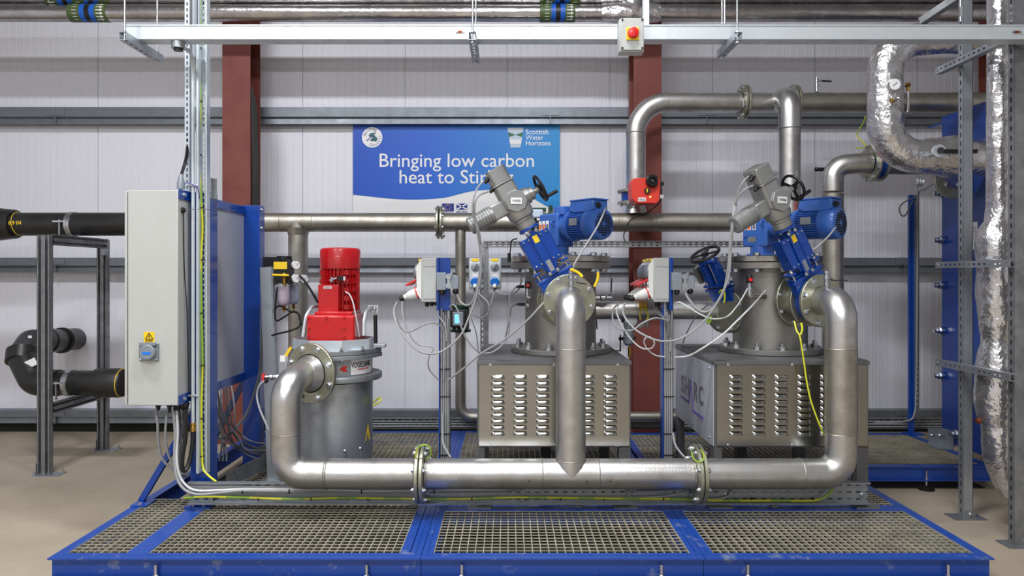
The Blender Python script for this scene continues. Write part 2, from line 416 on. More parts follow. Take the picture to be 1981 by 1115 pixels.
marker(t, (90-VX)/sP, (165-VX)/sP, (PD+.01, zB), rA*1.02, True); marker(t, (1050-VX)/sP, (1122-VX)/sP, (PD+.01, zB), rA*1.02, True)
o = foil_tube([(1.03, PD-.12, zA+.02), (1.09, PD-.13, zA+.16), (1.22, PD-.1, zB+.2), (1.3, PD-.08, zB+.6)], rA*1.05, lump=.06, seedv=11).build('insulated_branch_pipe', 'foil')
tag(o, 'crumpled foil-wrapped branch pipe rising behind the red and yellow isolator switch', 'pipe')
# long grey trunking
BY0, BY1, BZ0, BZ1 = 3.78, 3.866, 2.806, 2.886
t = thing('cable_trunking', 'long pale galvanised cable trunking hanging across the top of the picture', 'trunking', (0, 3.82, BZ0))
MB().ext(-2.085, 2.95, BY0, BY1, BZ0, BZ1-.006).build('trunking_body', 'galv_pale', t, bev=.002)
MB().ext(-2.088, 2.953, BY0-.003, BY1+.003, BZ1-.008, BZ1).build('trunking_lid', 'galv_pale', t, bev=.001)
for px in (890, 1966):
    p = P(px, 62, BY0); o = MB().ext(p.x-.012, p.x+.012, BY0-.004, BY0, p.z-.006, p.z+.006).build('bonding_link', 'copper', t)
    for s in (-1, 1): bolt(o, (p.x+s*.018, BY0-.002, p.z), (0, -1, 0), .006)
def hanger(X, y0, y1, label, zt=BZ0, rods=True):
    t = thing('hanging_bracket', label, 'bracket', (X, (y0+y1)/2, zt-.044))
    b = MB(); h = .041
    b.slotted((X, y0, zt-h), (X, y1, zt-h), (1, 0, 0), .041, .0025)
    for s in (-1, 1): b.ext(X+s*.0195-.00125, X+s*.0195+.00125, y0, y1, zt-h, zt-.001)
    for s in (-1, 1): b.ext(X+s*.0155-.004, X+s*.0155+.004, y0, y1, zt-.0035, zt-.001)
    b.build('channel', 'galv', t)
    for y in (y0+.02, y1-.03):
        MB().cyl((X, y, zt-.05), (X, y, 6.4), .005, n=10).build('threaded_rod', 'zinc', t)
        bolt(t, (X, y, zt-h-.002), (0, 0, -1), .011); bolt(t, (X, y, zt), ZU, .011)
hanger(-2.024, 3.66, 4.05, 'slotted channel bracket on two rods at the left end of the overhead trunking')
hanger(-.19, 3.66, 4.07, 'slotted channel bracket hanging above the blue sign under the overhead trunking')
hanger(1.205, 3.66, 3.97, 'slotted channel bracket hanging over the flanged pipe bend right of the isolator')
o = MB().ext(*[ (1243-VX)/F*3.82, (1254.5-VX)/F*3.82, 3.80, 3.83, BZ1, 6.4]).build('hanging_conduit', 'galv_pale'); tag(o, 'pale square conduit dropping to the trunking beside the isolator switch', 'conduit')
o = MB().cyl(P(1402, 40, 3.86)+V((0, 0, -.02)), P(1402, 40, 3.86)+V((0, 0, 3.2)), .0065, n=10).build('threaded_rod', 'zinc'); tag(o, 'bright threaded rod hanging just left of the right-hand trunking bracket', 'rod')
# isolator
t = thing('isolator_switch', 'grey isolator box with red rotary knob on a yellow plate, fixed on the overhead trunking', 'switch', (.657, 3.74, 2.72))
MB().ext(.588, .72, 3.71, 3.779, 2.715, 2.893).build('enclosure', 'plastic_grey', t, bev=.004)
MB().ext(.594, .718, 3.70, 3.712, 2.722, 2.893).build('cover', 'plastic_grey', t, bev=.004)
MB().ext(.624, .690, 3.692, 3.70, 2.775, 2.842).build('yellow_plate', 'yellow', t, bev=.002)
o = MB().lathe((.658, 3.692, 2.810), (0, -1, 0), [(.030, 0), (.029, .012), (.026, .014)], 32).build('rotary_knob', 'red_plastic', t)
MB().box((.658, 3.672, 2.810), (.012, .012, .052)).build('knob_grip', 'red_plastic', o, bev=.003)
for a in (.603, .709):
    for z in (2.733, 2.884): MB().cyl((a, 3.7, z), (a, 3.697, z), .006, n=12).build('screw', 'black', t)
# round box + conduits at the left
t = thing('conduit_box', 'round galvanised conduit box under the left end of the trunking', 'junction box', P(345, 95, 3.82))
c = P(345, 80, 3.82); MB().cyl(c+V((0, 0, -.04)), c+V((0, 0, .002)), .036).build('box_body', 'galv', t); MB().cyl(c+V((0, 0, -.052)), c+V((0, 0, -.04)), .024, n=16).build('lid', 'black', t)
# ================================================================ skids
HS = .17
def ibeam_y(b, x, y0, y1, out, zt=HS, w=.09, h=.105):
    """edge beam running along y: top flange edge at x, going towards +out"""
    b.ext(x, x+out*w, y0, y1, zt-.008, zt); b.ext(x, x+out*w, y0, y1, zt-h, zt-h+.008); b.ext(x+out*w*.5-.003, x+out*w*.5+.003, y0, y1, zt-h, zt)
def ibeam_x(b, x0, x1, y, out=1, zt=HS, w=.09, h=.105):
    b.ext(x0, x1, y, y+out*w, zt-.008, zt); b.ext(x0, x1, y, y+out*w, zt-h, zt-h+.008); b.ext(x0, x1, y+out*w*.6-.003, y+out*w*.6+.003, zt-h, zt)
def grate(x0, x1, y0, y1, label, group=None):
    b = MB(); zt = HS-.002; zb = HS-.034; p = .04
    nx = max(1, round((x1-x0)/p)); ny = max(1, round((y1-y0)/p))
    for i in range(nx+1):
        x = x0+(x1-x0)*i/nx; b.ext(x-.0024, x+.0024, y0, y1, zt-.018, zt)
    for j in range(ny+1):
        y = y0+(y1-y0)*j/ny; b.ext(x0, x1, y-.0022, y+.0022, zt-.0055, zt-.0005)
    o = b.build('grating_panel', 'grating', smooth=False); return tag(o, label, 'grating', group)
def jack(parent, x, y, foot=True):
    MB().cyl((x, y, .012), (x, y, HS-.035), .008, n=12).build('jack_bolt', 'zinc', parent)
    bolt(parent, (x, y, HS-.097), ZU, .014); 
    if foot: MB().lathe((x, y, 0), ZU, [(.055, 0), (.055, .01), (.02, .028), (.01, .03)], 20).build('foot_pad', 'rubber', parent)
XA, XB, XC, XD = -2.213, -.424, .943, 2.33
YF = 3.344; YM0, YM1 = 4.02, 4.12; YK = 6.08
fw = .065
def skid(label, x0, x1, y0, y1, ys=(), xs=(), jacks=()):
    t = thing('skid_frame', label, 'platform', ((x0+x1)/2, (y0+y1)/2, 0)); b = MB()
    g = .0015
    b2 = MB()
    ibeam_x(b2, x0+g, x1-g, y0, 1, w=fw); b2.build('front_beam', 'blue_skid', t)
    b2 = MB(); ibeam_x(b2, x0+g, x1-g, y1, -1, w=fw); b2.build('rear_beam', 'blue_skid', t)
    b2 = MB(); ibeam_y(b2, x0+g, y0+fw, y1-fw, 1, w=.055); b2.build('side_beam', 'blue_skid', t)
    b2 = MB(); ibeam_y(b2, x1-g, y0+fw, y1-fw, -1, w=.055); b2.build('side_beam', 'blue_skid', t)
    for (a, c_) in ys: MB().ext(x0+.055, x1-.055, a, c_, HS-.008, HS).ext(x0+.055, x1-.055, (a+c_)/2-.003, (a+c_)/2+.003, HS-.1, HS-.008).build('cross_beam', 'blue_skid', t)
    for (a, c_, e0, e1) in xs: MB().ext(a, c_, e0, e1, HS-.008, HS).ext((a+c_)/2-.003, (a+c_)/2+.003, e0, e1, HS-.1, HS-.008).build('inner_beam', 'blue_skid', t)
    for (jx, jy) in jacks: jack(t, jx, jy)
    return t
sF = F/YF
jx = lambda px: (px-VX)/sF
skid('blue steel skid frame at the left front, carrying the macerator and control cabinet', XA, XB, YF, YK, ys=(), xs=((-1.868, -1.762, YF+fw, 4.9), (-.0-.53-.0, -.53+.045, YF+fw, YK-fw)), jacks=((jx(298), YF+.016), (jx(708), YF+.016)))
skid('blue steel skid frame in the middle front, under the left louvred steel cabinet', XB, XC, YF, YK, ys=((YM0, YM1),), jacks=((jx(893), YF+.016), (jx(1281), YF+.016)))
skid('blue steel skid frame at the right front, under the cabinet marked SHARC', XC, XD, YF, 4.93, ys=((YM0, YM1),), jacks=((jx(1449), YF+.016), (jx(1838), YF+.016)))
skid('blue steel skid frame at the right rear, under the blue heat exchanger plate', XC+.02, 3.45, 4.95, 6.0, jacks=((P(1787, 900, 5).x, 4.97),))
grate(XA+.058, -1.872, YF+fw, 4.24, 'narrow grating panel at the left front corner beside the diagonal brace')
grate(-1.758, -.533, YF+fw, YK-fw, 'long grating panel under the macerator pump')
grate(XB+.058, XC-.058, YF+fw, YM0, 'front grating panel of the middle skid, before the steel pipe tee')
grate(XB+.058, XC-.058, YM1, YK-fw, 'rear grating panel beneath the left louvred cabinet')
grate(XC+.058, XD-.058, YF+fw, YM0, 'front grating panel of the right skid, before the pipe bend')
grate(XC+.058, XD-.058, YM1, 4.86, 'grating panel beneath the cabinet marked SHARC')
grate(XC+.08, 3.38, 5.02, 5.93, 'rear grating panel reaching to the blue heat exchanger')
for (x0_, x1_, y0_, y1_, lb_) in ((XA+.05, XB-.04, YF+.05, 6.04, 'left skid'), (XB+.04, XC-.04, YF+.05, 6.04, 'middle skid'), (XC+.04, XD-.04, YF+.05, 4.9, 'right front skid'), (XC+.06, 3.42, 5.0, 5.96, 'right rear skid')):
    o = MB().ext(x0_, x1_, y0_, y1_, 0, .004).build('shade_sheet', 'grating_shade'); tag(o, 'added dark sheet standing for the shade under the gratings of the '+lb_, 'sheet')  # added sheet that paints the shade seen through the grating cells
# ================================================================ front pipe manifold
DP = 3.913; sp = F/DP; RP = .084
zl = EYE-(917-VY)/sp; zN = 1.376
Xr1 = .348; Xr2 = 1.864; Xp = -1.249
def bent(name, pts, rad, r, m, parent, n=40, fn=14): return MB().tube(fillet(pts, rad, fn), r, n, True).build(name, m, parent, ang=50)
def weld(parent, c, ax, r=RP):
    MB().torus(c, ax, r+.0005, .003, 40, 6).build('weld_seam', 'steel_dull', parent)
man = thing('pipe_manifold', 'large stainless steel pipe manifold with two bends and a tee running along the front', 'pipework', (.3, DP, zl-RP))
eR = .228
# left bend: from the pump flange
pf = V((-1.172, 4.16, .945)); nd = V((-math.sin(R(24)), -math.cos(R(24)), 0))
cn = V((Xp, DP, .93))
# pipe pieces
a0 = pf+nd*.022
el = bent('pipe_bend', [a0+V((0, 0, 0)), a0+nd*.07, V((Xp, DP+.0, .90)), V((Xp, DP, zl+eR))], [.05, .2], .0845, 'steel', man)
MB().cyl(a0, a0+nd*.055, .112, .088, n=40).build('pipe_reducer', 'steel', man)
bent('pipe_bend', [(Xp, DP, zl+eR), (Xp, DP, zl), (Xp+eR, DP, zl)], eR*1.0, RP, 'steel', man).data
FX1, FX2 = -.491, 1.058
MB().cyl((Xp+eR-.001, DP, zl), (FX1-.025, DP, zl), RP, n=40).build('straight_pipe', 'steel', man)
MB().cyl((FX1+.025, DP, zl), (FX2-.025, DP, zl), RP, n=40).build('straight_pipe', 'steel', man)
MB().cyl((FX2+.025, DP, zl), (Xr2-eR+.001, DP, zl), RP, n=40).build('straight_pipe', 'steel', man)
bent('pipe_bend', [(Xr2-eR, DP, zl), (Xr2, DP, zl), (Xr2, DP, zl+eR)], eR, RP, 'steel', man)
MB().cyl((Xr2, DP, zl+eR), (Xr2, DP, 1.116), RP*1.015, n=40).build('riser_pipe', 'steel_dull', man)
YN = 4.128
bent('pipe_bend', [(Xr2, DP, 1.116), (Xr2, DP, zN), (Xr2+.0, YN, zN)], .2, RP, 'steel', man)
MB().cyl((Xr1, DP, zl), (Xr1, DP, 1.116), RP, n=40).build('riser_pipe', 'steel', man)
bent('pipe_bend', [(Xr1, DP, 1.116), (Xr1, DP, zN), (Xr1+.01, YN, zN)], .2, RP*.99, 'steel', man)
MB().lathe((Xr1, DP, zl), ZU, [(RP*1.0, .0), (RP*1.045, .05), (RP*1.02, .07), (RP, .085)], 40, False).build('tee_neck', 'steel', man); weld(man, (Xr1, DP, zl+.083), ZU)
for X_ in (Xp+eR, Xp+eR+.01, Xr1-.16, Xr1+.155, Xr2-eR, FX2-.08+2): 
    if X_ < 2: weld(man, (X_, DP, zl), XR)
weld(man, (Xp, DP, zl+eR), ZU); weld(man, (Xr2, DP, zl+eR), ZU); weld(man, (Xr2, DP, 1.116), ZU); weld(man, (Xr1, DP, 1.116), ZU)
for FX in (FX1, FX2):
    flange(man, (FX-.002, DP, zl), (-1, 0, 0), .162, RP, .02, r=.013, length=.006)
    flange(man, (FX+.003, DP, zl), (1, 0, 0), .162, RP, .02, r=.013, length=.006)
    MB().annulus((FX-.002, DP, zl), (1, 0, 0), .12, RP, .005).build('gasket', 'rubber', man)
    MB().annulus((FX-.036, DP, zl), (1, 0, 0), RP+.006, RP-.001, .014).build('pipe_collar', 'steel_dull', man); MB().annulus((FX+.024, DP, zl), (1, 0, 0), RP+.006, RP-.001, .012).build('pipe_collar', 'steel_dull', man)
# small nipples on the two elbows
for X_, lab in ((Xr1, 0), (Xr2, 1)):
    c = V((X_+.012*(1-lab)-.035*lab, DP+.10, zN+.06))
    o = MB().lathe(c, ZU, [(.011, 0), (.011, .03), (.017, .032), (.017, .05), (.012, .052), (.012, .065), (.019, .068), (.019, .085), (.012, .088), (.012, .1), (.016, .102), (.016, .118), (.008, .122)], 16).build('vent_nipple', 'zinc', man)
    if lab: MB().bar(c+V((.03, .0, .062)), c+V((.115, -.01, .062)), .012, .006).bar(c+V((.0, 0, .075)), c+V((.035, 0, .063)), .01, .005).build('valve_lever', 'black', o)
    else: MB().bar(c+V((.03, .0, .05)), c+V((.09, .0, .04)), .012, .006).build('valve_lever', 'black', o)
# bonding loops
cable('yellow green earth loop bridging the flange left of the middle of the front pipe', [(804, 886, 3.80), (806, 873, 3.79), (812, 864, 3.78), (822, 861, 3.78), (831, 866, 3.78), (834, 876, 3.79), (831, 884, 3.8), (825, 889, 3.82)], .0045, 'earth', name='earth_wire', cat='wire')
cable('yellow green earth loop bridging the flange beside the SHARC cabinet', [(1338, 874, 3.8), (1340, 884, 3.79), (1346, 892, 3.78), (1354, 894, 3.78), (1361, 889, 3.78), (1361, 880, 3.79), (1355, 870, 3.8)], .0045, 'earth', name='earth_wire', cat='wire')
# handwritten marks
b = MB()
for (px, s_) in ((1024, 'B'), (1136, 'B'), (1181, 'D'), (1370, 'D')):
    y_ = 925 if px < 1300 else 921
    p = P(px, y_, DP); zz = p.z; ang = math.asin(max(-1, min(1, (zz-zl)/RP)))
    text(b, s_, (p.x*(.98), DP-RP*math.cos(ang)-.0015, zz), XR, ZU, height=.014)
b.build('pen_marks', 'black', man)
# ================================================================ louvred steel cabinets
BF = 4.12; BB = 5.09; BZT = 1.0265; BZB = .508
def louvre(b, x, z, w, y):
    n = 10; h = .024; d = .015; vs = []
    # pressed hood: half ellipsoid ramp, open at the bottom
    rows = 5
    for j in range(rows+1):
        q = j/rows; zz = z+h*(q-.5)
        dep = d*math.sqrt(max(0, 1-q**2.2))
        for i in range(n+1):
            u = -1+2*i/n; e = (1-abs(u)**4)**.5 if abs(u) < 1 else 0
            vs.append(V((x+u*w/2*(1-.12*q), y-dep*e-.0003, zz)))
    fs = [(j*(n+1)+i, j*(n+1)+i+1, (j+1)*(n+1)+i+1, (j+1)*(n+1)+i) for j in range(rows) for i in range(n)]
    b.add(vs, fs)
def cabinet(x0, x1, label, sharc=False):
    t = thing('louvred_cabinet', label, 'cabinet', ((x0+x1)/2, (BF+BB)/2, HS)); cx = (x0+x1)/2
    b = MB()
    b.ext(x0, x1, BF+.012, BB, BZB, BZT-.02); b.build('cabinet_body', 'box_grey', t, bev=.002)
    b = MB(); z0 = BZT-.028
    b.add([(x0-.003, BF, z0), (x1+.003, BF, z0), (x1+.003, BB, z0), (x0-.003, BB, z0), (x0-.003, BF+.002, BZT-.008), (x1+.003, BF+.002, BZT-.008), (x1+.003, BB, BZT-.008), (x0-.003, BB, BZT-.008), (x0+.01, BF+.015, BZT), (x1-.01, BF+.015, BZT), (x1-.01, BB-.01, BZT), (x0+.01, BB-.01, BZT)],
          [(0, 1, 5, 4), (1, 2, 6, 5), (2, 3, 7, 6), (3, 0, 4, 7), (4, 5, 9, 8), (5, 6, 10, 9), (6, 7, 11, 10), (7, 4, 8, 11), (8, 9, 10, 11), (3, 2, 1, 0)])
    b.build('cabinet_top', 'box_grey', t)
    b = MB(); b.ext(x0+.012, x1-.012, BF-.003, BF+.012, BZB+.012, BZT-.03)
    s = F/BF
    for c in range(6):
        if sharc: xc = x0+(1423-1383)/s+c*(44/s)
        else: xc = x0+((963-923)+c*43.5)/s
        for r_ in range(10):
            yy = 729.5+r_*12.15; louvre(b, xc, EYE-(yy-VY)/s, 27/s, BF-.003)
    fp = b.build('louvred_front_panel', 'brushed', t, ang=60)
    zt = EYE-(706-VY)/s; zb = EYE-(861-VY)/s
    for xx in (x0+.078, cx-.0, x1-.08):
        for zz in (zt, zb): bolt(fp, (xx, BF-.003, zz), (0, -1, 0), .007, 'zinc', 'screw')
    for (lx, ly, nm) in ((x0+.022, BF+.035, 1), (x1-.036, BF+.035, 1), (x0+.022, BB-.06, 0), (x1-.036, BB-.06, 0), (cx, BB-.06, 0)):
        wd = .046 if lx < cx-.1 else .068
        l = MB().ext(lx-wd/2, lx+wd/2, ly-.025, ly+.045, HS+.01, BZB).build('leg', 'box_grey', t)
        MB().ext(lx-.072, lx+.062, ly-.108, ly+.05, HS, HS+.010).build('foot_plate', 'galv_dark', l)
        bolt(l, (lx-.052, ly-.03, HS+.01), ZU, .012, length=.012)
    if sharc:
        sp_ = MB().ext(x0-.004, x0, BF+.02, BB-.02, BZB+.005, BZT-.035).build('side_panel', 'panel_grey', t)
        for yy in (BF+.1, (BF+BB)/2, BB-.1):
            for zz in (BZB+.04, BZT-.06): bolt(sp_, (x0-.004, yy, zz), (-1, 0, 0), .007, 'zinc', 'screw')
        # letters on the side facing left; reading direction runs towards the camera
        dr = V((0, -1, 0)); b1 = MB(); b2 = MB()
        def lt(sn, y_, w_): text(b1, sn, (x0-.0045, y_, .712), dr, ZU, width=w_, height=.12, bold=.03)
        lt('S', 4.86, .095); lt('H', 4.745, .10); lt('R', 4.52, .10); lt('C', 4.40, .105)
        b1.build('lettering', 'box_grey', sp_, smooth=False)
        def ln(a, c_, t_=.017): b2.bar((x0-.006, a[0], a[1]), (x0-.006, c_[0], c_[1]), t_, .003, up=(1, 0, 0))
        ln((4.70, .665), (4.648, .83)); ln((4.648, .83), (4.58, .63)); ln((4.915, .675), (4.70, .672)); ln((4.585, .635), (4.34, .635))
        b2.build('logo_chevron', 'purple', sp_, smooth=False)
    return t
cabinet((923-VX)/(F/BF), (1221-VX)/(F/BF), 'louvred stainless cabinet on legs directly behind the front pipe riser, left one of two')
cabinet((1383-VX)/(F/BF), (1682-VX)/(F/BF), 'louvred stainless cabinet on legs with SHARC on its left side, right one of two', True)
# ================================================================ filter vessels with nozzles
def vessel(cx, ang, label, second):
    cy = 4.6; U = Matrix.Translation((cx, cy, 0)) @ Matrix.Rotation(ang, 4, 'Z'); up = ZU
    W = lambda x, y, z: U @ V((x, y, z))
    t = thing('filter_vessel', label, 'filter', (cx, cy, BZT))
    fl = MB().lathe((cx, cy, BZT+.001), up, [(.322, 0), (.326, .004), (.326, .03), (.322, .034), (.2, .034)], 64).build('base_flange', 'vessel', t)
    for i in range(12):
        a = ang+i*math.pi/6+.2; bolt(fl, (cx+.285*math.cos(a), cy+.285*math.sin(a), BZT+.034), up, .022, length=.022)
    MB().cyl((cx, cy, BZT+.03), (cx, cy, 1.575), .233, n=64).build('vessel_shell', 'vessel', t)
    f2 = MB().lathe((cx, cy, 1.568), up, [(.2, 0), (.324, 0), (.327, .003), (.327, .038), (.324, .041), (.2, .041)], 64).build('top_flange', 'vessel', t)
    f3 = MB().lathe((cx, cy, 1.613), up, [(.2, 0), (.321, 0), (.324, .003), (.324, .034), (.32, .038), (.0, .038)], 64).build('lid', 'machined', t)
    MB().cyl((cx, cy, 1.605), (cx, cy, 1.615), .3, n=48).build('gasket', 'rubber', t)
    for i in range(12):
        a = ang+i*math.pi/6+.2; p = V((cx+.29*math.cos(a), cy+.29*math.sin(a), 0))
        bolt(f3, p+V((0, 0, 1.651)), up, .021, length=0); bolt(f2, p+V((0, 0, 1.568)), -up, .021)
    # nozzle frame: local -Y runs out towards the camera, yawed 7 degrees
    fy = R(7); off = -.037 if not second else -.02
    NM = U @ Matrix.Translation((off, 0, zN)) @ Matrix.Rotation(fy, 4, 'Z')
    ax = (NM.to_3x3() @ V((0, -1, 0))).normalized(); o0 = NM @ V((0, 0, 0))
    MB().cyl(o0+ax*.18, o0+ax*.40, .1, n=40).build('nozzle_pipe', 'steel', t)
    flange(t, o0+ax*.262, ax, .165, .1, .022, r=.014, rot=.15)
    flange(t, o0+ax*.372, ax, .158, .1, .02, bolts=False)
    return t, U, NM, ax, o0
v1 = vessel(.341, 0, 'stainless filter vessel bolted on the left louvred cabinet, tagged valve VV05 on its front', False)
v2 = vessel(1.72, R(13), 'stainless filter vessel bolted on the SHARC cabinet, tagged valve VV06 on its front', True)
# ---------------------------------------------------------------- actuated knife gate valves
def knife_valve(NM, ax, o0, tagtext, label):
    d0 = .395
    Fm = NM @ Matrix.Translation((0, -d0-.03, 0)) @ Matrix.Rotation(R(-29), 4, 'Y')
    t = thing('actuated_gate_valve', label, 'valve', Fm @ V((0, 0, 0)))
    B = lambda: MB(Fm)
    c = Fm @ V((0, 0, 0)); up = (Fm.to_3x3() @ ZU).normalized(); rt = (Fm.to_3x3() @ XR).normalized()
    B().cyl((0, .03, 0), (0, -.03, 0), .128, n=40).ext(-.11, .11, -.026, .026, 0, .185).build('valve_body', 'blue', t, bev=.002)
    flange(t, c+ax*.032, ax, .158, .085, .022, r=.0145, rot=.12)
    # gland flange pieces
    b = B().ext(-.118, .118, -.03, .03, .165, .178).ext(-.118, .118, -.022, .022, .192, .202)
    for s in (-1, 1): b.ext(s*.072, s*.118, -.034, .034, .222, .236)
    b.build('gland_flange', 'blue', t, bev=.002)
    for s in (-1, 1):
        MB().cyl(Fm @ V((s*.095, -.02, .17)), Fm @ V((s*.095, -.02, .262)), .006, n=10).build('stud', 'zinc', t)
        bolt(t, Fm @ V((s*.095, -.02, .238)), up, .012, length=.01)
    # twin side plates and centre rail
    for s in (-1, 1):
        o = B().prism([(s*.026, .22), (s*.026, .446), (s*.093, .446), (s*.093, .252), (s*.05, .252), (s*.044, .22)], -.038, -.033).ext(min(s*.088, s*.093), max(s*.088, s*.093), -.038, .038, .252, .446).build('guard_plate', 'blue', t, bev=.0015)
        for (x_, z_) in ((.04, .43), (.075, .43), (.04, .27), (.075, .27)): bolt(o, Fm @ V((s*x_, -.038, z_)), ax, .006, 'zinc', 'screw', washer=False)
    B().ext(-.03, .03, -.044, -.026, .185, .47).ext(-.03, -.024, -.05, .04, .185, .47).ext(.024, .03, -.05, .04, .185, .47).build('yoke', 'blue', t, bev=.0015)
    for (x_, z_) in ((-.026, .462), (.026, .462), (-.026, .196), (.026, .196)): bolt(t, Fm @ V((x_, -.05, z_)), ax, .009)
    B().ext(-.015, .017, -.0455, -.044, .395, .44).build('yellow_label', 'label_yellow', t)
    B().ext(-.014, .014, -.0455, -.044, .205, .275).build('data_plate', 'galv', t)
    B().cyl((0, 0, .3), (0, 0, .49), .012, n=16).build('spindle', 'zinc', t)
    # mounting plate + actuator
    o = B().lathe((0, 0, .482), ZU, [(.062, 0), (.064, .003), (.064, .013), (.062, .016)], 24).build('mounting_plate', 'blue', t)
    for i in range(6): bolt(o, Fm @ V((.05*math.cos(i*1.047+.3), .05*math.sin(i*1.047+.3), .482)), -up, .009)
    act = B().lathe((0, 0, .498), ZU, [(.052, 0), (.055, .003), (.055, .042), (.06, .046), (.06, .06), (.072, .066), (.078, .085), (.08, .12), (.08, .19), (.07, .21)], 32).cyl((0, -.03, .668), (0, -.085, .668), .074, .066, 8, ph=.39).build('actuator_housing', 'actuator', t, ang=30, bev=.002)
    # upper electronics housing (rounded box tapering to its cap)
    def rbox(b, z0, z1, hx, hy, x0=0, y0=0, cr=.022, n=5):
        rings = []
        for z_ in (z0, z1):
            for (sx, sy, a0) in ((1, 1, 0), (-1, 1, 90), (-1, -1, 180), (1, -1, 270)):
                for k in range(n+1):
                    a = R(a0+90*k/n); rings.append(V((x0+sx*(hx-cr)+cr*math.cos(a), y0+sy*(hy-cr)+cr*math.sin(a), z_)))
        m = 4*(n+1); b.add(rings, [(i, (i+1) % m, m+(i+1) % m, m+i) for i in range(m)]+[tuple(range(m)), tuple(range(2*m-1, m-1, -1))])
    b = B(); rbox(b, .65, .79, .062, .066, -.012); b.build('electronics_housing', 'actuator', act, bev=.003)
    b = B(); rbox(b, .793, .80, .067, .07, -.012); rbox(b, .80, .895, .058, .062, -.012); b.build('housing_cap', 'actuator', act, bev=.005)
    for s in (-1, 1): bolt(act, Fm @ V((s*.062-.012, -.068, .797)), ax, .006, washer=False)
    b = B(); b.prism([(-.075, .80), (-.075, .885), (-.055, .885), (-.055, .80)], -.04, .04)
    b.build('cable_entry', 'actuator', act, bev=.003)
    for z_ in (.862, .80): B().lathe((-.072, -.028, z_), (-1, -.1, -.45), [(.013, 0), (.015, .004), (.015, .02), (.011, .022), (.009, .036)], 12).build('cable_gland', 'black', act)
    # ribbed motor
    b = B().ext(-.155, -.05, -.045, .045, .622, .714); b.build('motor_adapter', 'actuator', act, bev=.01)
    pr = [(.05, .145)]
    for k in range(9):
        h = .155+k*.0165; pr += [(.050, h), (.056 if k < 3 else .054, h+.003), (.056 if k < 3 else .054, h+.010), (.050, h+.013)]
    pr += [(.05, .302), (.044, .305)]
    B().lathe((0, 0, .668), (-1, 0, 0), pr, 36).build('ribbed_motor', 'actuator', act, ang=25)
    # hand wheel
    B().lathe((0, 0, .668), XR, [(.05, .04), (.05, .095), (.04, .1), (.04, .125), (.02, .13), (.018, .175)], 24).build('handwheel_drive', 'actuator', act)
    wc = V((.178, 0, .668)); b = B().torus(wc, XR, .078, .009, 36, 8).cyl(wc-V((.012, 0, 0)), wc+V((.014, 0, 0)), .02)
    for k in range(3):
        a = k*2.094+.5; b.bar(wc, wc+V((0, math.cos(a)*.075, math.sin(a)*.075)), .02, .008, up=(1, 0, 0))
    b.build('handwheel', 'black', act)
    B().cyl(wc+V((0, -.03, -.062)), wc+V((.075, -.03, -.062)), .011, n=14).build('crank_handle', 'black', act)
    # label
    lb = MB(); q0 = Fm @ V((0, -.0875, .668)); yaw = math.atan2(ax.x, -ax.y); rr = V((math.cos(yaw), math.sin(yaw), 0))
    M_ = Matrix.Translation(q0) @ Matrix.Rotation(yaw, 4, 'Z')
    p = MB(M_).ext(-.032, .032, -.001, .002, -.018, .018).build('tag_label', 'label_white', act)
    text(lb, tagtext, q0+ax*.0015-ZU*.008, rr, ZU, width=.05, height=.016); lb.build('tag_lettering', 'black', act, smooth=False)
    return Fm
F1 = knife_valve(v1[2], v1[3], v1[4], 'VV05', 'blue gate valve with tilted grey electric actuator labelled VV05')
F2 = knife_valve(v2[2], v2[3], v2[4], 'VV06', 'blue gate valve with tilted grey electric actuator labelled VV06')
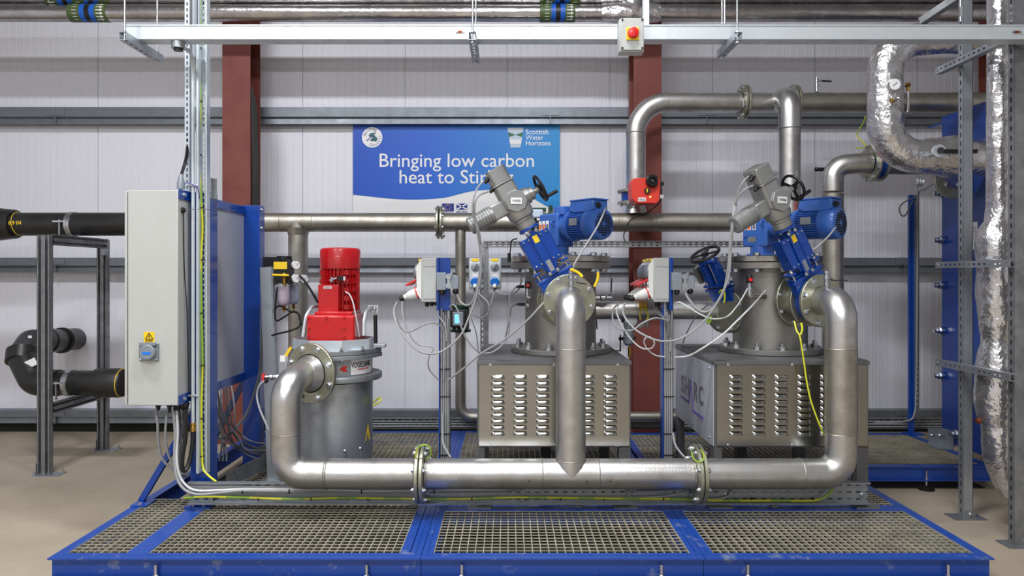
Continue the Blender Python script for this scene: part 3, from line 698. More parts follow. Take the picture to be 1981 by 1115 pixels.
# ---------------------------------------------------------------- gear motors
def gear_motor(cx, cy, ang, label, e=0):
    M = Matrix.Translation((cx, cy, 0)) @ Matrix.Rotation(ang, 4, 'Z'); t = thing('gear_motor', label, 'motor', (cx, cy, 1.651))
    B = lambda: MB(M)
    zc = 1.845
    b = B().cyl((-.02, 0, 1.652), (-.02, 0, 1.73), .075, n=32).lathe((-.02, 0, 1.652), ZU, [(.1, 0), (.1, .015), (.075, .02)], 32)
    b.build('mounting_foot', 'blue_motor', t, bev=.001)
    # gearbox housing: block, with round input cover on top
    b = B().ext(-.12, .06, -.075, .075, 1.715, 1.93); b.build('gearbox', 'blue_motor', t, bev=.012, seg=3)
    B().cyl((.03, .0, 1.92), (.03, .0, 1.975), .062, n=32).build('bearing_cap', 'blue_motor', t, bev=.004)
    M0 = M; M = M0 @ Matrix.Translation((e, 0, 0))
    B().lathe((.05-e, 0, zc), XR, [(.07, 0), (.07, .03+e), (.085, .045+e), (.085, .06+e), (.095, .07+e), (.1, .085+e), (.1, .1+e), (.085, .105+e)], 40).build('adapter_bell', 'blue_motor', t)
    for a in (40, 140, 220, 320): bolt(t, M @ V((.115, .088*math.cos(R(a)), zc+.088*math.sin(R(a)))), M.to_3x3() @ V((-1, 0, 0)), .01, 'blue_motor')
    # finned stator
    n = 40; b = B(); vs = []
    for h in (.15, .30):
        for i in range(n*4):
            a = 2*math.pi*i/(n*4); r_ = .093 if (i % 4) in (0, 1) else .079; vs.append(V((h, r_*math.cos(a), zc+r_*math.sin(a))))
    m_ = n*4; b.add(vs, [(i, (i+1) % m_, m_+(i+1) % m_, m_+i) for i in range(m_)]+[tuple(range(m_)), tuple(range(2*m_-1, m_-1, -1))])
    st = b.build('finned_stator', 'blue_motor', t, ang=20)
    B().ext(.19, .255, -.097, -.088, zc-.005, zc+.04).build('rating_plate', 'galv', st)
    # fan cover with perforated grille
    fc = B().lathe((.29, 0, zc), XR, [(.098, 0), (.1, .004), (.1, .085), (.094, .1), (.07, .108), (.0, .108)], 10 if False else 32).build('fan_cover', 'blue_motor', t, ang=30)
    b = B(); st_ = .0135
    for i in range(-5, 6):
        for j in range(-5, 6):
            if 1.2 < math.hypot(i, j) < 5.3: b.box((.3985, i*st_, zc+j*st_), (.0025, .0098, .0098))
    b.build('fan_grille_holes', 'rubber', fc, smooth=False)
    B().torus((.397, 0, zc), XR, .012, .003, 20, 6).build('grille_hub', 'blue_motor', fc)
    # terminal box
    b = B().prism([(.19, zc+.075), (.155, zc+.10), (.17, zc+.15), (.36, zc+.15), (.37, zc+.145), (.37, zc+.09), (.34, zc+.075)], -.065, .065)
    tb = b.build('terminal_box', 'blue_motor', t, bev=.006, seg=2)
    B().ext(.165, .375, -.069, .069, zc+.148, zc+.158).build('terminal_lid', 'blue_motor', tb, bev=.003)
    B().lathe((.365, -.025, zc+.118), (1, -.25, -.2), [(.014, 0), (.017, .004), (.017, .018), (.012, .02), (.01, .035)], 14).build('cable_gland', 'black', tb)
    M = M0
    for (a, h, mm) in ((-.105, .045, 'orange'), (-.07, .045, 'orange'), (-.035, .045, 'label_white')):
        B().ext(a-.013, a+.013, -.0762, -.0755, zc-.02, zc+.04).build('warning_label', 'label_white', t)
        B().ext(a-.010, a+.010, -.0768, -.0762, zc-.015, zc+.018).build('warning_print', mm if mm != 'label_white' else 'galv_dark', t)
    B().ext(-.08, -.02, -.0764, -.0755, zc-.1, zc-.065).build('data_plate', 'galv_dark', t)
    B().lathe((-.095, -.07, zc-.055), (0, -1, 0), [(.014, 0), (.014, .012), (.007, .014)], 16).build('oil_plug', 'blue_motor', t)
    B().torus((.03, -.085, zc+.02), (1, 0, 0), .016, .005, 20, 8).build('lifting_eye', 'blue_motor', t)
    return M
G1 = gear_motor(.335, 4.6, R(-51), 'blue gear motor on the left filter vessel lid, fan grille beside the steel pipe')
G2 = gear_motor(1.69, 4.6, R(-50), 'blue gear motor on the right filter vessel lid, under the black handwheel of VV06', .10)
# ================================================================ galvanised macerator with red drive
t = thing('macerator_housing', 'galvanised cylindrical macerator housing with VOGELSANG label, standing behind the left pipe bend', 'pump', (-1.10, 4.46, HS))
mx, my = -1.10, 4.46
MB().cyl((mx, my, HS+.03), (mx, my, .86), .228, n=56).build('drum', 'galv', t)
MB().lathe((mx, my, HS+.03), ZU, [(.228, 0), (.24, 0), (.24, .012), (.228, .014)], 40, False).build('drum_foot_ring', 'galv', t)
MB().lathe((mx, my, .872), ZU, [(.2, 0), (.283, 0), (.287, .004), (.287, .03), (.283, .036), (.2, .036)], 56).build('lip_flange', 'galv_dark', t)
up_ = MB().cyl((mx, my, .905), (mx, my, 1.02), .226, n=56).build('upper_drum', 'galv', t)
b = MB(); pts = []
for i in range(16):
    a = 2*math.pi*i/16; rr = .272 if i % 4 else .292; pts.append((mx+rr*math.cos(a), my+rr*math.sin(a)))
MB().prism(pts, 1.012, 1.036, 'xy').build('lower_clamp_plate', 'galv', t, bev=.002)
MB().prism([(mx+(x-mx)*.985, my+(y-my)*.985) for x, y in pts], 1.040, 1.068, 'xy').build('upper_clamp_plate', 'galv', t, bev=.002)
# octagonal skirt
b = MB(); ro = .265
vs = []; n = 8
for z_ in (1.068, 1.128):
    for k in range(n):
        a = math.pi/8+2*math.pi*k/n
        for r_ in (ro, ro-.008): vs.append(V((mx-.015+r_*math.cos(a)*.98, my+r_*math.sin(a)*.85, z_)))
fs = []
for k in range(n):
    j = (k+1) % n; a, b2, c, d = 2*k, 2*j, 16+2*j, 16+2*k; fs += [(a, b2, c, d), (a+1, d+1, c+1, b2+1), (d, c, c+1, d+1), (a, a+1, b2+1, b2)]
MB().add(vs, fs).ext(mx-.2, mx+.2, my-.17, my+.17, 1.066, 1.072).build('skirt_plate', 'galv_pale', t)
for a in (-110, -70, -40, -10): 
    p = V((mx+.262*math.cos(R(a)), my+.262*math.sin(R(a)), 1.068)); bolt(t, p, ZU, .011, length=.012)
    if a in (-110, -70): bolt(t, p-V((0, 0, .056)), -ZU, .011, length=.02)
# label on the upper drum
def wrap(b, x0a, x1a, z0, z1, r_, n=10):
    vs = []; 
    for k in range(n+1):
        a = x0a+(x1a-x0a)*k/n; vs += [V((mx+r_*math.cos(a), my+r_*math.sin(a), z0)), V((mx+r_*math.cos(a), my+r_*math.sin(a), z1))]
    b.add(vs, [(2*k, 2*k+2, 2*k+3, 2*k+1) for k in range(n)])
b = MB(); wrap(b, R(-54), R(-6), .915, 1.008, .2268, 24); b.build('maker_label', 'label_white', up_)
def wraptext(b, s, ac, zc, w_, h, r_):
    tb = MB(); text(tb, s, (0, 0, 0), XR, ZU, width=w_, height=h, bold=.004)
    vs = [V((mx+(r_-v.y)*math.cos(ac+v.x/r_), my+(r_-v.y)*math.sin(ac+v.x/r_), zc+v.z)) for v in tb.v]; b.add(vs, tb.f)
b = MB(); wraptext(b, 'VOGELSANG', R(-33), .958, .165, .034, .2292); b.build('maker_lettering', 'black', up_, smooth=False)
b = MB(); wraptext(b, 'ENGINEERED TO WORK', R(-30), .943, .1, .007, .229); b.build('red_lettering', 'red_plastic', up_, smooth=False)
b = MB()
for (a0, a1, z0, z1) in ((-68, -62, .948, .962),): wrap(b, R(a0), R(a1), z0, z1, .2275, 4)
vs = [V((mx+.2276*math.cos(R(a)), my+.2276*math.sin(R(a)), z)) for a, z in ((-72, .955), (-66, .972), (-66, .938), (-59, .972), (-62, .955), (-59, .938))]
b.add(vs, [(0, 1, 2), (1, 3, 4), (1, 4, 2), (2, 4, 5)]); b.build('red_arrow', 'red_plastic', up_, smooth=False)
# warning triangle on drum's right edge
b = MB(); vs = [V((mx+.229*math.cos(R(a)), my+.229*math.sin(R(a)), z)) for a, z in ((-12, .49), (-27, .49), (-19, .60))]; b.add(vs, [(0, 1, 2)]); b.build('warning_triangle', 'yellow', t, smooth=False)
# inlet flange facing the front-left
ax = nd; MB().cyl(V((mx, my, .945)), pf, .105, n=36).build('inlet_nozzle', 'galv', t)
flange(t, pf, ax, .18, .1, .022, r=.0155, rot=.0)
MB().torus(pf+ax*.023, ax, .112, .004, 40, 6).build('weld_seam', 'rubber', t)
# feet and levers
for (dx, dy) in ((.19, -.18), (.27, -.05), (-.22, -.12)):
    MB().box((mx+dx, my+dy, HS+.045), (.07, .07, .09), rz=R(25)).build('foot_bracket', 'galv', t, bev=.002); bolt(t, (mx+dx+.02, my+dy-.02, HS+.09), ZU, .012, length=.02)
for px, py, d in ((667, 873, 4.2), (697, 868, 4.2)):
    a_ = P(px, py, d); MB().cyl(a_, a_+V((.025, 0, -.14)), .007, n=8).sphere(a_, .012, 6).build('lever_rod', 'zinc', t)
# hinge arms and gas strut
b = MB().tube(fillet([P(586, 652, 4.32), P(592, 612, 4.34), P(603, 594, 4.4), P(616, 592, 4.5)], .05, 6), .011, 8); b.build('hinge_arm', 'galv_pale', t)
b = MB().tube(fillet([P(704, 650, 4.36), P(704, 622, 4.38), P(708, 603, 4.42), P(720, 594, 4.5)], .05, 6), .011, 8).box(P(722, 598, 4.5), (.07, .012, .05)); b.build('hinge_arm', 'galv_pale', t)
gs = MB().cyl(P(727, 664, 4.42), P(726, 610, 4.42), .012, n=14).build('gas_strut', 'black', t)
MB().cyl(P(726, 610, 4.42), P(725, 598, 4.42), .006).sphere(P(725, 598, 4.42), .012, 6).sphere(P(726, 688, 4.42), .012, 6).cyl(P(726, 688, 4.42), P(727, 664, 4.42), .006).build('strut_end', 'zinc', gs)
MB().box(P(735, 669, 4.42), (.075, .05, .02)).build('latch_lug', 'galv', t, bev=.003)
cable('', [(722, 780, 4.42), (730, 772, 4.40), (737, 771, 4.38), (733, 779, 4.36), (722, 785, 4.38)], .005, 'earth', parent=t, name='earth_wire')
# red drive
t = thing('red_motor', 'tall red electric motor and gearbox standing on the galvanised macerator housing', 'motor', (-1.08, 4.5, 1.072))
dm = 4.56; mc = P(658.5, 480, dm); mr = 38.5/(F/dm); z0 = P(0, 607, dm).z; z1 = P(0, 519, dm).z; z2 = P(0, 479, dm).z
b = MB().lathe((mc.x, dm, z1-.004), ZU, [(mr-.004, 0), (mr, 0), (mr, z2-z1-.02), (mr-.006, z2-z1-.006), (mr-.02, z2-z1), (.0, z2-z1+.002)], 44)
b.build('fan_cowl', 'red', t)
n = 30; b = MB(); vs = []
for h in (z0, z1+.001):
    for i in range(n*4):
        a = 2*math.pi*i/(n*4); r_ = (mr-.006) if (i % 4) in (0, 1) else mr-.026; vs.append(V((mc.x+r_*math.cos(a), dm+r_*math.sin(a), h)))
m_ = n*4; b.add(vs, [(i, (i+1) % m_, m_+(i+1) % m_, m_+i) for i in range(m_)]+[tuple(range(m_)), tuple(range(2*m_-1, m_-1, -1))])
for k in range(5):
    for a in (-150, -60, -35): b.box((mc.x+(mr-.008)*math.cos(R(a)), dm+(mr-.008)*math.sin(R(a)), z1-.03-.055*k), (.035, .02, .03), rz=R(a+90))
st = b.build('finned_motor_body', 'red', t, ang=20)
MB().cyl((mc.x+.0, dm, z0-.07), (mc.x+.0, dm, z0+.004), mr+.006, n=44).build('motor_flange', 'red', t)
c0 = P(615, 603, 4.37); c1 = P(655, 551, 4.37)
ub = MB().ext(c0.x, c1.x, 4.37, 4.47, P(0, 604, 4.37).z, c1.z).build('connection_box', 'red', t, bev=.006)
lw = P(0, 600, 4.37).z
MB().ext(P(626, 0, 4.37).x, P(642, 0, 4.37).x, 4.368, 4.3705, P(0, 559, 4.37).z, P(0, 554.5, 4.37).z).build('tag_label', 'label_white', ub)
b = MB(); text(b, 'MACERATOR', P(634, 558.3, 4.3675), XR, ZU, width=.042, height=.008); b.build('tag_lettering', 'black', ub, smooth=False)
g0 = P(593, 653, 4.30); g1 = P(676, 610, 4.30)
gb = MB().ext(g0.x, g1.x+.03, 4.30, 4.62, 1.073, g1.z-.0).build('gearbox', 'red', t, bev=.014, seg=3)
MB().ext(g0.x+.04, g1.x+.01, 4.33, 4.60, g1.z-.002, g1.z+.02).build('gearbox_top', 'red', t, bev=.006)
for px in (597, 631.5, 666):
    for py in (615, 635, 651): 
        if px != 631.5 or py == 615: bolt(gb, P(px, py, 4.30), (0, -1, 0), .009, 'red')
o = MB().box(P(659, 539, 4.40), (.035, .03, .03)).build('sensor_plug', 'black', t, bev=.003); MB().box(P(666, 539, 4.385), (.012, .004, .026)).build('sensor_label', 'label_white', o)
MB().cyl(P(642, 546, 4.40), P(642, 536, 4.40), .01).cyl(P(638, 543, 4.40), P(652, 538, 4.4), .008).build('sensor_fitting', 'zinc', o)
cable('white cable dropping from the red connection box to the macerator skirt', [(668, 565, 4.36), (676, 570, 4.34), (683, 586, 4.33), (688, 610, 4.33), (693, 635, 4.34), (695, 652, 4.36)], .0045, 'cable_white')
# ================================================================ control cabinet and its blue frame
fx0, fx1 = -1.87, -1.752
fr = thing('cabinet_frame', 'tall blue steel frame holding the control cabinet and a grey back sheet', 'frame', (-1.81, 4.5, HS))
MB().ext(fx0, fx1, 4.10, 4.20, HS+.008, 2.017).build('front_post', 'blue', fr, bev=.002)
MB().ext(-1.868, -1.748, 4.90, 5.0, HS+.008, 2.02).build('rear_post', 'blue', fr, bev=.002)
for y_ in (4.05, 4.85): 
    o = MB().ext(-1.885, -1.735, y_, y_+.2, HS, HS+.01).build('base_plate', 'blue_skid', fr, bev=.001)
    for xx in (-1.84, -1.78): bolt(o, (xx, y_+.025, HS+.01), ZU, .01)
MB().ext(-1.868, -1.85, 4.2, 4.9, 1.955, 2.009).build('top_rail', 'blue', fr, bev=.001)
MB().ext(-1.868, -1.85, 4.2, 4.9, .79, .845).build('bottom_rail', 'blue', fr, bev=.001)
MB().ext(-1.868, -1.852, 4.2, 4.40, .845, 1.955).build('side_rail', 'blue', fr)
MB().ext(-1.866, -1.860, 4.39, 4.9, .845, 1.96).build('back_sheet', 'panel_grey', fr)
for (z0, z1) in ((1.962, 2.017), (.79, .845)):
    o = MB().ext(-1.871, -1.865, 3.955, 4.10, z0, z1).build('cabinet_bracket', 'blue', fr, bev=.001)
    bolt(o, (-1.865, 4.01, (z0+z1)/2), (1, 0, 0), .011)
# diagonal braces
a = P(372, 802, 4.13); a.x = -1.87
br = MB().bar((-1.87, 4.16, .72), (-2.19, 4.16, HS+.012), .03, .035).build('diagonal_brace', 'blue', fr, bev=.001)
MB().ext(-2.213, -2.12, 4.08, 4.2, HS, HS+.01).build('brace_plate', 'blue_skid', br); bolt(br, (-2.165, 4.10, HS+.01), ZU, .012)
MB().bar((-1.865, 4.95, .80), (-2.185, 4.95, HS+.012), .03, .035).build('diagonal_brace', 'blue', fr, bev=.001)
for z_ in (1.99, 1.86): bolt(fr, (-1.748, 4.93, z_), (1, 0, 0), .012)
MB().ext(-1.752, -1.728, 4.13, 4.135, 1.98, 2.10).ext(-1.752, -1.747, 4.10, 4.135, 1.98, 2.10).build('galvanised_bracket', 'galv', fr)
t = thing('control_cabinet', 'tall light grey control cabinet with blue socket and yellow danger sign', 'cabinet', (-2.02, 4.4, .79))
cz0, cz1 = EYE-(785-VY)/(F/3.95), EYE-(368-VY)/(F/3.95)
MB().ext((262.5-VX)/(F/3.95)-.045, -1.872, 3.95, 4.95, cz0, cz1).build('cabinet_body', 'grey_cabinet', t, bev=.004)
MB().ext((240-VX)/(F/3.95), (245-VX)/(F/3.95), 3.955, 4.945, cz0+.004, cz1-.006).build('cabinet_door', 'grey_cabinet', t, bev=.003)
# socket outlet
so = MB().box(P(288, 681, 3.942), (.108, .016, .1)).build('socket_plate', 'connector_grey', t, bev=.004)
c = P(288, 681, 3.934); MB().lathe(c, (0, -1, 0), [(.044, 0), (.044, .02), (.04, .026)], 32).box(c+V((0, -.012, .045)), (.09, .02, .018)).build('socket_lid', 'connector_grey', so, bev=.002)
MB().box(c+V((0, -.0265, -.006)), (.046, .002, .016)).build('blue_print', 'socket_blue', so)
for s in (-1, 1):
    for q in (-1, 1): bolt(so, c+V((s*.047, 0, q*.043)), (0, -1, 0), .005, washer=False)
ds = MB().box(P(288.5, 653, 3.949), (.06, .002, .06)).build('danger_sign', 'yellow', t)
c = P(288.5, 651.5, 3.947); b = MB()
A = [V((0, 0, .021)), V((-.0215, 0, -.014)), V((.0215, 0, -.014))]
for i in range(3): b.bar(c+A[i], c+A[(i+1) % 3], .001, .003, up=(0, 1, 0)) if False else b.bar(c+A[i], c+A[(i+1) % 3], .0035, .001, up=(0, 1, 0))
b.add([c+V(q) for q in ((.002, -.0005, .013), (-.006, -.0005, 0), (-.001, -.0005, 0), (-.004, -.0005, -.011), (.006, -.0005, .002), (.001, -.0005, .002))], [(0, 1, 2, 5), (5, 2, 3, 4)])
text(b, 'DANGER', P(288.5, 660, 3.947), XR, ZU, width=.04, height=.006); text(b, '230 / 400 VOLTS', P(288.5, 662.4, 3.947), XR, ZU, width=.045, height=.003)
b.build('danger_print', 'black', ds, smooth=False)
gl = [(301, .55), (323, .8), (334, .6), (341, .7), (349, .6), (356, .6), (316+0, .0)]
for px, s_ in gl[:-1]:
    q = P(px, 785, 4.02+.0); q.z = cz0
    MB().lathe(q+V((0, .03, .0)), -ZU, [(.018, 0), (.018, .012), (.012, .03), (.007, .05*s_+.02)], 14).build('cable_gland', 'black', t)
# gland with cable on top and plug on the side
o = MB().lathe(P(350, 366, 4.03), ZU, [(.022, 0), (.022, .03), (.013, .075), (.01, .085)], 16).build('top_gland', 'connector_grey', t)
MB().lathe(V((-1.872, 4.0, P(0, 407, 4.0).z)), XR, [(.018, 0), (.016, .012), (.008, .02)], 14).build('side_gland', 'black', t)
cable('black cable entering the top of the control cabinet', [(351, 347, 4.03), (352, 335, 4.04), (357, 318, 4.06), (361, 300, 4.10), (365, 260, 4.16)], .009, 'black')
cable('thin dark cable running down the right side of the control cabinet', [(352, 409, 4.0), (355, 415, 4.0), (355.5, 470, 4.01), (357, 530, 4.02), (361, 590, 4.02), (363, 660, 4.03), (365, 760, 4.05)], .003, 'black')
cable('thin dark cable stretched across from the control cabinet side to the blue rear post', [(356, 407, 4.0), (385, 405, 3.98), (408, 406, 4.05), (440, 408, 4.4), (463, 407, 4.88)], .002, 'cable_dark')
cable('short purple wire looping beside the top of the blue front post', [(357, 354, 4.04), (366, 355, 4.02), (380, 361, 4.0), (385, 374, 4.02), (386, 384, 4.05)], .003, 'purple')
# ---------------------------------------------------------------- vertical strut, conduits and tray
def px_ext(b, x0, x1, y0, d0, d1, z0, z1): s = F/d0; b.ext((x0-VX)/s, (x1-VX)/s, d0, d1, z0, z1)
t = thing('slotted_strut', 'slotted strut rising from the control cabinet to the roof, leftmost of the verticals', 'strut', P(362, 372, 4.14))
xa, xb = (357.5-VX)/(F/4.12), (367-VX)/(F/4.12)
MB().slotted(((xa+xb)/2, 4.12, 2.02), ((xa+xb)/2, 4.12, 6.4), (1, 0, 0), xb-xa, .003, .02, .035, .010).ext(xa, xa+.003, 4.12, 4.155, 2.02, 6.4).ext(xb-.003, xb, 4.12, 4.155, 2.02, 6.4).build('channel', 'galv_pale', t)
o = MB().ext((368-VX)/(F/4.22), (381-VX)/(F/4.22), 4.22, 4.26, P(0, 110, 4.22).z, 6.4).build('vertical_channel', 'galv'); tag(o, 'plain galvanised channel behind the two conduits above the blue frame', 'channel')
zt_, zb_ = P(0, 697, 4.05).z, 2.7
t1 = MB().tube(fillet([P(355, 93, 3.82), P(366, 98, 3.86), P(373.5, 112, 4.06), P(373.5, 400, 4.06), P(373.5, 818, 4.06)], .12, 5), .0105, 12).build('steel_conduit', 'galv_pale'); tag(t1, 'galvanised conduit from the round box down the blue front post, left of a pair', 'conduit')
for y_ in (360, 765): MB().box(P(377, y_, 4.07), (.065, .05, .012)).build('conduit_clamp', 'galv', t1, bev=.003)
MB().lathe(P(373.5, 818, 4.06), -ZU, [(.016, 0), (.016, .02), (.013, .022), (.016, .03), (.016, .05)], 14).build('conduit_coupling', 'brass', t1)
t2 = MB().cyl(P(382.5, 86, 4.07), P(382.5, 916, 4.07), .0095, n=12).build('steel_conduit', 'galv_pale'); tag(t2, 'galvanised conduit down the blue front post, right of a pair', 'conduit')
cable('black flexible conduit looping below the coupling at the foot of the control cabinet', [(374, 832, 4.06), (372, 862, 4.05), (366, 895, 4.03), (358, 911, 4.0), (352, 905, 3.99), (353, 880, 4.0), (358, 850, 4.02), (360, 815, 4.03), (358, 792, 4.04)], .013, 'black', name='flexible_conduit', cat='conduit')
t = thing('vertical_cable_tray', 'perforated cable tray standing on end along the blue front post up to the roof', 'cable tray', P(392, 916, 4.06))
s_ = F/4.05; xl, xr = (385-VX)/s_, (401.5-VX)/s_; z0 = P(0, 916, 4.05).z; b = MB()
b.slotted((xl+.011, 4.085, z0), (xl+.011, 4.085, 6.4), (1, 0, 0), .020, .002, .022, .034, .009)
b.slotted((xr-.009, 4.085, z0), (xr-.009, 4.085, 6.4), (1, 0, 0), .018, .002, .022, .034, .009)
b.ext(xl+.019, xr-.016, 4.084, 4.086, z0, 6.4)
b.ext(xl, xl+.002, 4.04, 4.086, z0, 6.4).ext(xr-.002, xr, 4.04, 4.086, z0, 6.4); b.build('tray', 'galv_pale', t)
q = [(390, -60, 4.07), (387, 20, 4.07), (388, 60, 4.07), (386, 120, 4.07), (388, 200, 4.07), (386, 300, 4.07), (389, 380, 4.07), (392, 440, 4.07), (389, 510, 4.07), (390, 600, 4.07), (392, 700, 4.07), (390, 790, 4.07), (391, 870, 4.07), (393, 905, 4.06), (403, 920, 4.04), (418, 932, 4.03)]
e = cable('yellow green earth cable tied down the vertical tray by the blue post', q, .0062, 'earth', name='earth_cable', n=8)
for (a, y_) in ((387, 93), (388, 196), (387, 300), (391, 402), (392, 503), (390, 606), (392, 707), (391, 810), (390, 883)): ties(e, [(P(a, y_, 4.07), ZU)], .008)
# ---------------------------------------------------------------- front horizontal tray with cables
t = thing('cable_tray', 'long perforated cable tray on edge behind the front pipe, lying along the skids', 'cable tray', (.15, 4.05, .2))
zt0, zt1 = .205, .327; tx0, tx1 = (362-VX)/(F/4.03), (1684-VX)/(F/4.03)
b = MB(); L = tx1-tx0
h3 = (zt1-zt0)/3
for k in range(3): b.slotted((tx0, 4.062, zt0+h3*(k+.5)), (tx1, 4.062, zt0+h3*(k+.5)), (0, 0, 1), h3, .002, .026, .055, .010)
b.ext(tx0, tx1, 4.025, 4.062, zt0-.002, zt0).ext(tx0, tx1, 4.025, 4.062, zt1, zt1+.002); b.ext(tx0, tx1, 4.025, 4.027, zt0, zt0+.006).ext(tx0, tx1, 4.025, 4.027, zt1-.006, zt1)
tr = b.build('tray', 'galv', t)
for px in (1406, 1668): bolt(tr, P(px, 958, 4.06), (0, -1, 0), .011)
for px in (470, 800, 1120, 1500): MB().ext(P(px, 0, 4.06).x-.02, P(px, 0, 4.06).x+.02, 4.07, 4.10, HS-.0, zt0+.02).build('tray_support', 'galv_dark', t)
q = [(356, 964, 4.03), (400, 962, 4.035), (470, 963, 4.035), (560, 966, 4.03), (660, 964, 4.035), (760, 965, 4.03), (880, 966, 4.035), (1000, 963, 4.03), (1100, 964, 4.035), (1200, 965, 4.03), (1300, 966, 4.035), (1400, 969, 4.03), (1500, 969, 4.03), (1571, 969, 4.03), (1597, 961, 4.025), (1612, 945, 4.02), (1621, 917, 4.02), (1619, 895, 4.1)]
e = cable('yellow green earth cable tied along the lower lip of the front tray', q, .0068, 'earth', name='earth_cable', n=8)
for px in (414, 500, 602, 712, 913, 1017, 1084, 1168, 1283, 1453, 1573): ties(e, [(P(px, 966, 4.033), XR)], .0075)
for k, (off, lab) in enumerate(((0, 'thick grey cable sweeping from the control cabinet glands onto the front tray, outermost'), (7, 'grey cable sweeping from the control cabinet onto the front tray, inside the thickest one'))):
    pc = cable(lab, [(336+k*6, 795, 4.04), (339+k*5, 840, 4.03), (338+k*4, 885, 4.02), (343+k*5, 925-k*4, 4.0), (358+k*5, 948-k*6, 3.99), (385, 957-off, 3.99), (430, 953-off*.6, 4.01), (470, 950-off*.4, 4.02), (560, 951-off*.5, 4.03), (700, 953-off*.4, 4.04), (840, 952-off*.4, 4.04), (960, 950-off*.5, 4.04), (1010, 946, 4.05)], .009-.002*k, 'cable_white' if k else 'cable_grey', name='power_cable')
    if not k: ties(pc, [(P(px_, 951, 4.02+.00004*(px_-400)), XR) for px_ in (470, 560, 700, 840)], .0115)
for k in range(4):
    cable('grey cables lying together in the upper half of the front tray', [(364, 941+k*2.4, 4.04), (420, 938+k*3, 4.045), (500, 942+k*2.6, 4.045), (560, 940+k*3.6, 4.045), (640, 944+k*1.6, 4.045), (760, 943+k*3, 4.045), (880, 945+k*1.6, 4.048)], .0055, 'cable_grey', group='grey cables in the front tray')
cable('looped grey cable end resting in the front tray near the middle flange', [(1345, 948, 4.04), (1300, 950, 4.04), (1240, 952, 4.04), (1222, 947, 4.03), (1216, 954, 4.03), (1226, 963, 4.04), (1290, 960, 4.04), (1330, 952, 4.04), (1350, 935, 4.05)], .0065, 'cable_grey')
cable('grey cable curving up out of the front tray, right of the right-hand flange', [(1356, 966, 4.04), (1395, 965, 4.04), (1412, 958, 4.04), (1416, 945, 4.045)], .006, 'cable_grey')
# ---------------------------------------------------------------- cables hanging from the cabinet
cable('grey cable hanging from the leftmost gland of the control cabinet', [(301, 796, 4.05), (305, 820, 4.05), (306, 850, 4.06), (313, 885, 4.08), (330, 905, 4.1), (352, 916, 4.12), (368, 919, 4.14)], .0075, 'cable_grey')
cable('grey cable hanging from the second gland of the control cabinet', [(323, 800, 4.05), (320, 835, 4.05), (322, 862, 4.06), (330, 890, 4.08), (345, 903, 4.1), (366, 906, 4.14)], .007, 'cable_grey')
for k in range(3):
    cable('dark grey cables dropping in a bunch behind the diagonal brace under the control cabinet', [(341+k*7, 798, 4.06+.03*k), (343+k*5, 830, 4.1), (338+k*5, 870, 4.12), (340+k*4, 905, 4.14), (352+k*4, 925, 4.15)], .006, 'cable_dark', group='cables bunched under the control cabinet')
J = lambda: random.uniform(-5, 5)
for k in range(7):
    o_ = k*4.2
    cable('grey cables sagging in a bundle between the two blue posts below the grey sheet', [(407+o_*1.6, 758-k*2, 4.3+k*.03), (413+o_*1.5+J(), 785, 4.35+k*.02), (424+o_*1.3+J(), 820+J(), 4.42+k*.02), (442+o_+J(), 852-o_*.5+J(), 4.55+k*.015), (468+o_*.4+J(), 878-o_*.9+J(), 4.7), (500, 888-o_*1.2+J(), 4.82), (521, 880-o_, 4.86), (540, 862-o_, 4.9)], .0055, 'cable_grey' if k % 3 == 0 else 'cable_dark', group='bundle of cables between the blue posts')
for k in range(3):
    cable('dark grey cables hanging straight down between the two blue posts to the skid', [(416+k*6, 762, 4.6), (422+k*3, 800, 4.6), (430, 840+k*2, 4.6), (428+k*5, 870, 4.58), (424+k*7, 893, 4.56)], .006, 'cable_dark', group='cables hanging to the skid between the posts')
for k in range(2):
    cable('dark grey cables rising together past the blue rear post to the air regulator', [(408, 848+k*4, 4.4), (432, 846+k*3, 4.5), (455, 828+k*4, 4.62), (475, 802+k*4, 4.7), (490, 765+k*3, 4.76), (502+k*3, 715, 4.8), (507+k*3, 640, 4.86), (510+k*2, 590, 4.92)], .006, 'cable_dark', group='pair of cables rising past the rear post')
b = MB(); b.slotted((-1.72, 4.25, .30), (-1.60, 4.85, .30), (0, 0, 1), .05, .003, .02, .05, .008).slotted((-1.72, 4.25, .25), (-1.60, 4.85, .25), (0, 0, 1), .05, .003, .02, .05, .008)
o = b.build('side_cable_tray', 'galv_dark'); tag(o, 'dark perforated tray running back between the blue posts above the grating', 'cable tray')
for x_, y_ in ((-1.715, 4.27), (-1.605, 4.83)): MB().ext(x_-.01, x_+.01, y_-.01, y_+.01, HS, .25).build('tray_foot', 'galv_dark', o)
